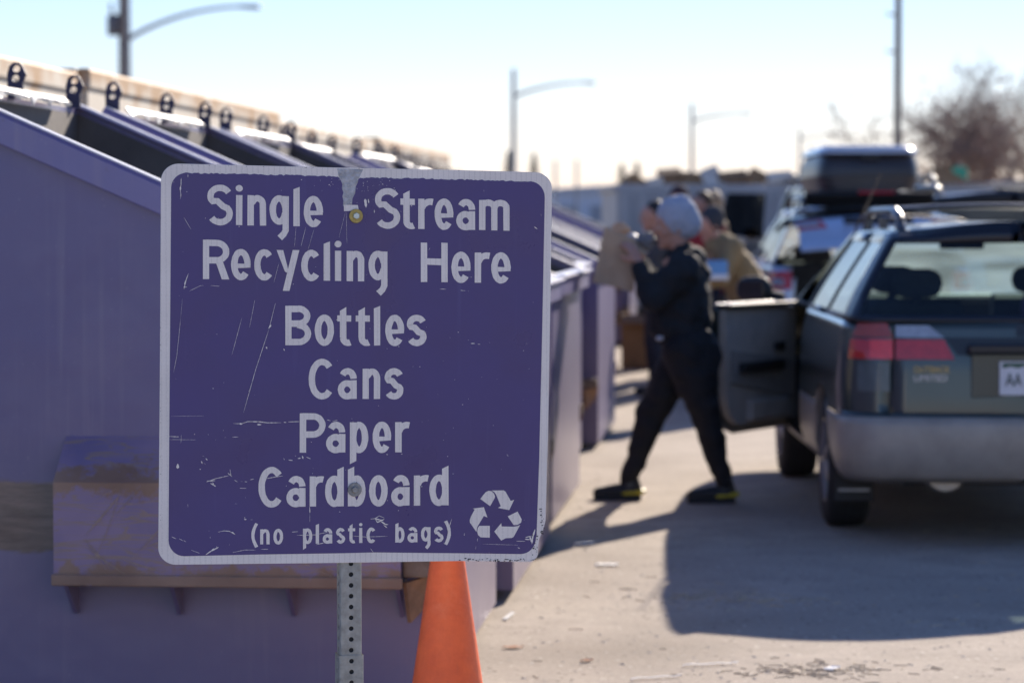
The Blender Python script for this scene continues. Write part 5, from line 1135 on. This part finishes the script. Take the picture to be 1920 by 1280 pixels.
bm_.add(V, F); o = bm_.build('bag_paper', KRAFT, bag); sm(o, 25); so_ = o.modifiers.new('t', 'SOLIDIFY'); so_.thickness = .003; so_.offset = -1
def crumple(name, c, r_, mt, par, org, sq=(1, 1, 1)):
    bm2 = bmesh.new(); bmesh.ops.create_icosphere(bm2, subdivisions=3, radius=r_); 
    for v in bm2.verts: k = 1 + .45 * noise.noise(v.co * 2.2 / r_ + Vector(c)); v.co = Vector((v.co.x * sq[0] * k, v.co.y * sq[1] * k, v.co.z * sq[2] * k))
    me = bpy.data.meshes.new(name); bm2.to_mesh(me); bm2.free(); me.materials.append(mt); o = bpy.data.objects.new(name, me); COL.objects.link(o); o.location = Vector(c) - Vector(org); o.parent = par; return o
WPL = mat('clear_white_plastic', (.55, .56, .58), .3, 0, .2, 20)
jug = thing('plastic_jug', at(1186, 452, PY_ + .02), R(20), 'pale plastic bottle sticking out of the paper bag', 'bottle'); 
b = MB(); b.lathe([(.001, -.10), (.036, -.10), (.040, -.09), (.040, .01), (.034, .035), (.014, .055), (.013, .075), (.001, .076)], 20); b.v = [Matrix.Rotation(R(-62), 3, 'Y') @ v for v in b.v]; sm(b.build('bottle_body', WPL, jug), 50)
b = MB(); b.lathe([(.001, .0765), (.016, .0765), (.016, .094), (.001, .096)], 16); b.v = [Matrix.Rotation(R(-62), 3, 'Y') @ v for v in b.v]; b.build('cap', mat('white_cap', (.75, .75, .75), .4), jug)
for i, (px, py, r0, mt, lb) in enumerate(((1212, 452, .045, mat('grey_wrapper', (.20, .19, .19), .4, .2, .2, 20), 'grey crumpled wrapper between the bag and the person'), (1163, 432, .04, KRAFT, 'crumpled brown paper at the top of the paper bag'))):
    o = crumple('crumpled_wrapper', at(px, py, PY_), r0, mt, None, (0, 0, 0), (1.2, .8, 1)); tag(o, lb, 'wrapper')

# ---------------- people in the background, simpler poses
def bystander(X, Y, label, coat, legs, hairm, head_h, facing, lean=0, hat=None, skin=SKIN, arms='down', coat_long=.0):
    """standing or leaning figure; head_h = height of the head centre, lean = forward tilt in metres at the shoulders"""
    t = thing('person', (X, Y, 0), 0, label, 'person'); f = Vector((math.cos(facing), math.sin(facing), 0)); r_ = Vector((-f.y, f.x, 0)); Z = Vector((0, 0, 1))
    H = head_h + .10 + (.08 if lean else 0); hip = Z * (.53 * H) - f * lean * .35; shc = hip + f * lean + Z * (.30 * H * (1 - lean * .35)); hc_ = Vector((shc.x, shc.y, 0)) + f * (.06 + lean * .25) + Z * head_h
    caps = [(hip, .12, shc - Z * .08, .12)] + head_caps(hc_, f * .9 - Z * (.25 if lean else .05), 1.0) + [(shc, .055, hc_ - Z * .06 - f * .02, .052)]
    coatc = [(hip - Z * (.05 + coat_long), .165, hip.lerp(shc, .5), .16, (1, 1.15), f), (hip.lerp(shc, .5), .16, shc - Z * .04, .145, (.9, 1.25), f), (shc, .075, hc_ - Z * .14 - f * .03, .07)]
    legc = []
    for e in (-1, 1):
        S = shc + r_ * e * .18 - Z * .02
        if arms == 'down': E = S + r_ * e * .05 - Z * .27 + f * .02; W_ = E - Z * .22 + f * .10
        else: E = S + f * .12 - Z * .26 + r_ * e * .03; W_ = E + f * .24 - Z * .02 - r_ * e * .06
        caps += [(S, .05, E, .04), (E, .038, W_, .026)] + hand(W_, (W_ - E), -r_ * e, curl=.5, thumb=e)
        coatc += [(S, .085, E, .068), (E, .066, E.lerp(W_, .9), .05)]
        h = hip + r_ * e * .09; k = Vector((hip.x * .4, hip.y * .4, .27 * H)) + r_ * e * .11 + f * .03; a = r_ * e * .12 + Z * .09
        caps += [(h, .08, k, .055), (k, .05, a, .036), (a - Z * .04, .036, a + f * .15 - Z * .055, .028)]
        legc += [(h, .105, k, .075), (k, .073, a + Z * .02, .055)]
        b = MB(); b.capsule(a - Z * .045 - f * .04, .045, a + f * .15 - Z * .052, .038, 12); b.build('shoe', SHOE, t)
    blob('body', caps, skin, t, .009, smooth=2); blob('coat', coatc, coat, t, .015, .012, 10, 3); blob('trousers', legc, legs, t, .015, .008, 10, 2)
    if hat: blob('beanie', [(hc_ + Z * .05 - f * .02, .103, hc_ + Z * .075 - f * .03, .098)], hat, t, .012, .002, 30, 2)
    else: blob('hair', [(hc_ + Z * .06 - f * .035, .096, hc_ + Z * .02 - f * .05, .092), (hc_ - Z * .02 - f * .06, .07, hc_ - Z * .08 - f * .05, .05)], hairm, t, .012, .006, 25, 1)
    face_parts(hc_, f * .9 - Z * (.25 if lean else .05), t)
    return t, hc_ + Vector((X, Y, 0)), f
JEAN = mat('dark_jeans', (.03, .035, .05), .85, 0, .2, 20)
TAN = mat('tan_jacket', (.30, .21, .10), .85, 0, .15, 12, .2, 60); REDJ = mat('red_jacket', (.40, .025, .03), .7, 0, .15, 12); BRN = mat('brown_coat', (.28, .19, .11), .85, 0, .2, 12); GRYC = mat('dark_grey_coat', (.07, .065, .065), .85, 0, .2, 12)
p = at(1380, 450, 22.2)
bystander(p.x + .06, 22.2, 'person in tan jacket and dark beanie leaning forward behind the open car door', TAN, JEAN, HAIRD, 1.46, R(200), .26, mat('charcoal_beanie', (.05, .055, .065), .95, 0, .2, 40, .5, 120), arms='fwd')
p = at(1322, 400, 26); bystander(p.x, 26, 'person in red jacket standing behind the person in tan', REDJ, JEAN, mat('brown_hair', (.10, .055, .03), .6, 0, .3, 40), 1.63, R(215))
p = at(1338, 380, 28); bystander(p.x + .02, 28, 'person in brown coat farthest back, next to the black suv door', BRN, JEAN, mat('sandy_hair', (.40, .27, .15), .6, 0, .3, 40), 1.66, R(190))
p = at(1236, 405, 24); bystander(p.x, 24, 'dark haired person in grey coat half hidden behind the paper bag', GRYC, JEAN, HAIRD, 1.53, R(190), arms='fwd')
p = at(1276, 372, 27); bystander(p.x, 27, 'person in dark cap hidden behind the grey beanie', GRYC, JEAN, HAIRD, 1.68, R(240), 0, mat('maroon_cap', (.06, .03, .035), .9, 0, .2, 30))
# blue and white tub carried by the person in tan
p = at(1336, 505, 21.85); tub = thing('storage_tub', (p.x, 21.85, p.z - .07), R(8), 'blue tub with white rim carried by the person in tan', 'tub')
b = MB(); b.box((0, 0, .085), (.19, .26, .11)); b.build('tub_side', mat('sky_blue_plastic', (.14, .34, .62), .5, 0, .1, 8), tub, bevel=.012)
b = MB(); b.box((0, 0, .012), (.20, .27, .045)); b.build('tub_rim', mat('white_plastic', (.75, .75, .74), .4), tub, bevel=.008)
# ================================================================ far things
CARD = mat('brown_cardboard', (.27, .17, .09), .9, 0, .12, 6, .1, 40)
g0 = ground(1205, 692); bx = thing('cardboard_box', (g0.x, g0.y + .2, 0), R(-14), 'brown cardboard box on the ground behind the striding person', 'box')
b = MB(); 
for c, d in (((0, -.2, .27), (.34, .008, .54)), ((0, .2, .27), (.34, .008, .54)), ((-.17, 0, .27), (.008, .39, .54)), ((.17, 0, .27), (.008, .39, .54)), ((0, 0, .006), (.33, .39, .008))): b.box(c, d)
b.build('box_wall', CARD, bx)
for c, d, r_ in (((0, -.26, .51), (.33, .15, .006), Matrix.Rotation(R(35), 3, 'X')), ((-.225, 0, .50), (.14, .38, .006), Matrix.Rotation(R(-50), 3, 'Y'))): MB().box(c, d, r_).build('flap', CARD, bx)
# grey ribbed container with scrap heaped on top
GREYC = mat('grey_container_paint', (.34, .36, .39), .6, .1, .12, 2)
g2 = rolloff('rolloff_container', 6.0, 2.0, 2.4, GREYC, 'grey ribbed roll-off container heaped with scrap, behind the people', ribs=False)
pr = at(1157, 400, 44); g2.location = (pr.x, 44, 0); g2.rotation_euler = (0, 0, R(-86))
for i in range(22):                                  # ribs stand on the long wall facing the camera
    b = MB(); b.box((.045, .12 + i * 5.76 / 21, 1.07), (.088, .09, 1.75)); b.build('rib', GREYC, g2)
rr = random.Random(9); sc_m = [CARD, mat('pale_scrap', (.55, .52, .48), .6, 0, .2, 6), mat('brown_brush', (.20, .13, .08), .9, 0, .3, 8)]
for i in range(16):
    y = .3 + i * .34 + rr.uniform(-.1, .1); b = MB(); sz = (rr.uniform(.3, .6), rr.uniform(.25, .5), rr.uniform(.15, .4))
    b.box((0, 0, 0), sz, Matrix.Rotation(rr.uniform(-.5, .5), 3, 'X') @ Matrix.Rotation(rr.uniform(-.5, .5), 3, 'Y'))
    o = b.build('scrap_piece', sc_m[i % 3], None, bevel=.02); o.location = g2.matrix_basis @ Vector((-.6 + rr.uniform(-.3, .2), y, 2.04 + rr.uniform(0, .12)))
    o.rotation_euler = g2.rotation_euler; tag(o, 'piece of scrap heaped on the grey roll-off container', 'scrap', 'scrap on the grey container')
# pale low warehouse at the horizon
wh = thing('warehouse', (at(1128, 400, 210).x, 210, 0), 0, 'pale blue grey low warehouse on the horizon right of the sign', 'building')
b = MB(); b.box((0, 5, 1.8), (9, 10, 3.6)); b.build('wall', mat('pale_blue_siding', (.50, .56, .66), .7, 0, .06, 1), wh)
b = MB(); b.prism([[Vector((-4.7, -.3, 3.6)), Vector((4.7, -.3, 3.6)), Vector((4.5, -.3, 3.9)), Vector((0, -.3, 4.2)), Vector((-4.5, -.3, 3.9))]], (0, 10.6, 0)); b.build('roof', mat('pale_roof', (.42, .46, .52), .6), wh)
for x in (-2.6, 0, 2.6): MB().box((x, -.02, 1.5), (1.7, .06, 2.4)).build('roller_door', mat('grey_door', (.28, .31, .36), .6), wh)
# ---------------- street lamps with curved arms
POLE = mat('lamp_pole_steel', (.23, .25, .28), .5, .5, .1, 2); WOODP = mat('grey_utility_wood', (.16, .14, .13), .85, 0, .2, 3)
def street_lamp(px, py_top, py_arm, py_head, px_head, Y, label):
    base = at(px, 415, Y); t = thing('street_lamp', (base.x, Y, 0), 0, label, 'street lamp', 'street lamps along the road'); zt = at(px, py_top, Y).z; za = at(px, py_arm, Y).z; zh_ = at(px, py_head, Y).z; dx = at(px_head, 400, Y).x - base.x
    b = MB(); b.tube([(0, 0, 0), (0, 0, zt * .5), (0, 0, zt)], [.17, .14, .11], 12); b.lathe([(.3, 0), (.3, .12), (.2, .3)], 12); sm(b.build('pole', POLE, t), 40)
    b = MB(); n = 12; b.tube([(dx * k / n, 0, za + (zh_ - za) * math.sin(math.pi / 2 * (k / n) ** .85)) for k in range(n + 1)], [.085 - .04 * k / n for k in range(n + 1)], 8); sm(b.build('arm', POLE, t), 60)
    b = MB(); b.capsule((dx * .97, 0, zh_), .13, (dx * 1.10, 0, zh_ - .02), .17, 12, sq=(.5, 1), up=(0, 0, 1)); sm(b.build('lamp_head', POLE, t), 60)
street_lamp(240, -40, 76, 13, 460, 97, 'tall street lamp standing behind the cream containers at upper left')
street_lamp(963, 130, 182, 155, 1098, 151, 'middle street lamp rising above the sign with its arm to the right')
street_lamp(1297, 195, 228, 213, 1395, 193, 'pale street lamp rising above the people')
street_lamp(1499, 240, 262, 252, 1570, 235, 'faintest and farthest street lamp, left of the roof box')
# utility pole with transformer standing next to the first lamp
b0 = at(237, 415, 95.5); up_ = thing('utility_pole', (b0.x - .12, 95.5, 0), 0, 'utility pole with a grey transformer can at the upper left lamp', 'pole')
b = MB(); b.tube([(0, 0, 0), (.02, 0, 10.8)], [.15, .11], 10); sm(b.build('pole', WOODP, up_), 40)
b = MB(); zc = at(235, 48, 95.5).z; b.lathe([(.001, zc - .35), (.2, zc - .35), (.22, zc - .3), (.22, zc + .28), (.18, zc + .36), (.001, zc + .38)], 16); b.v = [v + Vector((-.28, 0, 0)) for v in b.v]; sm(b.build('transformer', mat('transformer_grey', (.13, .13, .14), .5, .3), up_), 40)
b = MB(); b.tube([(-.28, 0, zc + .36), (-.36, 0, zc + .5), (-.36, 0, zc + .75)], .05, 8); b.build('insulator', BLACK, up_)
def plain_pole(px, py_top, Y, wd, label, arms=()):
    p0 = at(px, 415, Y); t = thing('utility_pole', (p0.x, Y, 0), 0, label, 'pole'); zt = at(px, py_top, Y).z
    b = MB(); b.tube([(0, 0, 0), (0, 0, zt)], [wd, wd * .75], 10); sm(b.build('pole', WOODP if wd > .1 else POLE, t), 40)
    for pa_ in arms:
        z = at(px, pa_, Y).z; b = MB(); b.box((-.12, 0, z), (.42, .06, .05)); b.build('crossarm', WOODP, t)
        b = MB(); b.tube([(-.3, 0, z + .03), (-.3, 0, z + .10)], .02, 8); b.build('insulator', mat('glass_insulator', (.3, .35, .4), .3), t)
plain_pole(1682, -30, 80, .125, 'tall utility pole rising in front of the bare tree', (28, 98))
plain_pole(1041, 300, 170, .10, 'thin far pole right of the sign corner'); plain_pole(1081, 298, 175, .10, 'thin far pole above the pale warehouse')
# ---------------- bare tree with brown leaves, and conifers
BARK = mat('brown_bark', (.26, .19, .15), .9, 0, .25, 6); DRY = mat('dry_brown_leaf', (.42, .25, .17), .8, 0, .35, 3)
def bare_tree(name, loc, height, spread, seed, label, leaves=900, depth=6, stems=3, group=None):
    rr = random.Random(seed); t = thing(name, loc, 0, label, 'tree', group); tr = MB(); tw = MB(); tips = []
    def grow(p, d, ln, r_, dep):
        pts = [p]; q = p; dd = d
        for k in range(3): dd = (dd + Vector((rr.gauss(0, .13), rr.gauss(0, .13), rr.gauss(.03, .08)))).normalized(); q = q + dd * ln / 3; pts.append(q)
        (tr if r_ > .022 else tw).tube(pts, [r_, r_ * .9, r_ * .8, r_ * .68], 6 if r_ > .03 else 3, False)
        if dep <= 2: tips.extend(pts[1:])
        if dep == 0: return
        for k in range(3 if dep > 1 else 2):
            a = rr.uniform(0, 6.283); e = rr.uniform(.35, .85); o = Vector((math.cos(a), math.sin(a), 0)); nd = (dd * math.cos(e) + (o - dd * o.dot(dd)).normalized() * math.sin(e) * spread + Vector((0, 0, .12))).normalized()
            grow(pts[rr.choice((2, 3, 3))], nd, ln * rr.uniform(.66, .85), r_ * rr.uniform(.55, .68), dep - 1)
    for k in range(stems):
        a = 6.283 * k / stems + .4; d = Vector((math.cos(a) * .28, math.sin(a) * .28, 1)).normalized(); grow(Vector((math.cos(a) * .12, math.sin(a) * .12, 0)), d, height * .25, height * .017, depth)
    tr.build('trunk', BARK, t, fixn=False); tw.build('twigs', BARK, t, fixn=False)
    lf = MB()
    for k in range(leaves):
        p = rr.choice(tips) + Vector((rr.gauss(0, .08), rr.gauss(0, .08), rr.gauss(0, .08))); a = Vector((rr.gauss(0, 1), rr.gauss(0, 1), rr.gauss(0, 1))).normalized(); b_ = a.orthogonal().normalized(); s_ = rr.uniform(.05, .10)
        lf.add([p - a * s_, p + b_ * s_ * .6, p + a * s_, p - b_ * s_ * .6], [(0, 1, 2, 3)])
    tag(lf.build('crown', DRY, t, fixn=False), kind='stuff'); return t
bare_tree('bare_tree', (at(1778, 415, 90).x, 90, 0), 7.8, 1.55, 21, 'large bare brown tree at the right edge, left one of the pair', 1300, 6, 4)
bare_tree('bare_tree', (at(1930, 415, 96).x, 96, 0), 7.0, 1.1, 5, 'smaller bare brown tree cut by the right edge of the picture', 1200, 6, 4)
bare_tree('bare_tree', (at(770, 415, 150).x, 150, 0), 5.6, .8, 8, 'small faint bare treetop over the cream containers', 150, 4, 2)
NEED = mat('dark_needles', (.035, .05, .045), .9, 0, .3, 2)
def conifer(px, py_top, Y, wd, seed, label):
    rr = random.Random(seed); p0 = at(px, 415, Y); t = thing('conifer_tree', (p0.x, Y, 0), 0, label, 'tree', 'far conifers'); H = at(px, py_top, Y).z
    b = MB(); b.tube([(0, 0, 0), (0, 0, H)], [.14, .02], 6); b.build('trunk', BARK, t)
    b = MB()
    for k in range(700):
        f = rr.random() ** .8; z = .6 + (H - .6) * f; R0 = wd * (1 - f) ** .8 + .05; a = rr.uniform(0, 6.283); r_ = R0 * rr.uniform(.3, 1.1); p = Vector((math.cos(a) * r_, math.sin(a) * r_, z)); o = Vector((math.cos(a), math.sin(a), -.35)); n_ = o.cross(Vector((0, 0, 1))).normalized(); s_ = rr.uniform(.2, .42)
        b.add([p - o * s_, p + n_ * s_ * .35, p + o * s_ * .6, p - n_ * s_ * .35], [(0, 1, 2, 3)])
    tag(b.build('crown', NEED, t, fixn=False), kind='stuff')
conifer(954, 285, 230, 1.3, 1, 'dark conifer at the foot of the middle street lamp'); conifer(1001, 288, 235, 1.2, 2, 'dark conifer just above the upper right corner of the sign'); conifer(1166, 308, 240, 1.1, 3, 'left dark conifer over the grey container'); conifer(1194, 306, 245, 1.1, 4, 'right dark conifer over the grey container')
# green plate over a red sign, far right
ps = at(1799, 330, 60); st = thing('street_sign', (ps.x, 60, 0), 0, 'small green plate over a red sign in front of the bare tree', 'sign')
MB().tube([(0, 0, 0), (0, 0, 2.75)], .03, 8).build('post', POLE, st)
MB().box((0, -.03, at(1799, 326, 60).z), (.32, .02, .30)).build('green_plate', mat('sign_green', (.03, .30, .20), .5), st); z8 = at(1799, 349, 60).z
b = MB(); b.prism([[Vector((.14 * math.cos(R(22.5 + 45 * k)), -.035, z8 + .14 * math.sin(R(22.5 + 45 * k)))) for k in range(8)]], (0, .015, 0)); b.build('red_plate', mat('sign_red', (.5, .03, .03), .5), st)

# ================================================================ litter on the pavement
rr = random.Random(31)
def lit_spot():
    while True:
        Y = 8.3 + rr.random() ** 1.5 * 9; X = rr.uniform(-.12 + .082 * (Y - 9), .19 * Y + .2)
        return X, Y
b = MB()
for i in range(1500):
    X, Y = lit_spot(); s_ = rr.choice((.003, .004, .005, .007, .010)) * rr.uniform(.7, 1.3); k = len(b.v); a = rr.uniform(0, 6.28)
    P8 = []
    for (x, y, z) in ((1, 0, .1), (.2, 1, .1), (-.9, .5, .1), (-.6, -.8, .1), (.5, -.9, .1), (.2, .1, 1)): c, s2 = math.cos(a), math.sin(a); P8.append((X + (x * c - y * s2) * s_, Y + (x * s2 + y * c) * s_, -.0005 + z * s_ * .4))
    b.add(P8, [(0, 1, 5), (1, 2, 5), (2, 3, 5), (3, 4, 5), (4, 0, 5)])
tag(b.build('gravel', mat('grey_gravel', (.36, .32, .28), .9, 0, .3, 2), fixn=False), 'small loose grey stones scattered over the pavement', 'gravel', None, 'stuff')
b = MB()
for i in range(300):
    if i < 70: X, Y = lit_spot()
    elif i < 190: c = ground(*rr.choice(((1540, 1258), (1480, 1262), (1600, 1250)))); X, Y = c.x + rr.gauss(0, .12), c.y + rr.gauss(0, .07)
    else: c = ground(*rr.choice(((1300, 1120), (1420, 1125), (1360, 1118)))); X, Y = c.x + rr.gauss(0, .16), c.y + rr.gauss(0, .10)
    a = rr.uniform(0, 3.14); ln = rr.uniform(.008, .034); d = Vector((math.cos(a), math.sin(a), 0)); p0 = Vector((X, Y, .0016)); b.tube([p0 - d * ln, p0 + Vector((rr.uniform(-.004, .004), 0, rr.uniform(0, .002))), p0 + d * ln], .0013, 4, False)
tag(b.build('straw', mat('dry_straw', (.58, .47, .32), .8, 0, .4, 30), fixn=False), 'dry straw and stalks drifted on the pavement', 'straw', None, 'stuff')
for i, (px, py, ln, ang, mt, nm, lb) in enumerate(((954, 1157, .085, 80, PLAST, 'paper_strip', 'white paper strip lying on the pavement right of the cone'), (1332, 1247, .10, 15, PLAST, 'pale_stick', 'pale thin stick lying on the pavement at the bottom'), (1230, 1272, .09, 20, PLAST, 'pale_stick', 'pale thin stick at the bottom edge, left of the other'),
        (1100, 1240, .03, 40, mat('orange_leaf', (.35, .13, .05), .8), 'fallen_leaf', 'small orange brown leaf on the pavement'), (962, 1215, .04, 10, mat('orange_leaf', (.35, .13, .05)), 'fallen_leaf', 'rusty leaf on the pavement close to the cone'), (1560, 1255, .035, 60, PLAST, 'paper_scrap', 'small white paper scrap in the straw at the bottom'), (1138, 1060, .05, 5, PLAST, 'paper_scrap', 'white paper scrap on the sunlit pavement near the sign corner'), (1095, 1020, .045, 30, PLAST, 'paper_scrap', 'white scrap on the pavement at the edge of the shadow'))):
    c = ground(px, py); b = MB(); n = 6; w_ = ln * (.05 if 'stick' in nm else .10 if 'strip' in nm else .5)
    V = [(ln * (2 * k / n - 1), s_ * w_ * (1 - (abs(2 * k / n - 1) ** 2 if 'leaf' in nm else 0)) , .003 + .004 * math.sin(k * 1.3) ** 2) for s_ in (-1, 1) for k in range(n + 1)]
    b.add(V, [(k, k + 1, n + 2 + k, n + 1 + k) for k in range(n)]); o = b.build(nm, mt, None, fixn=False); o.location = (c.x, c.y, .003); o.rotation_euler = (0, 0, R(ang)); so_ = o.modifiers.new('t', 'SOLIDIFY'); so_.thickness = .0015; tag(o, lb, nm.split('_')[-1])
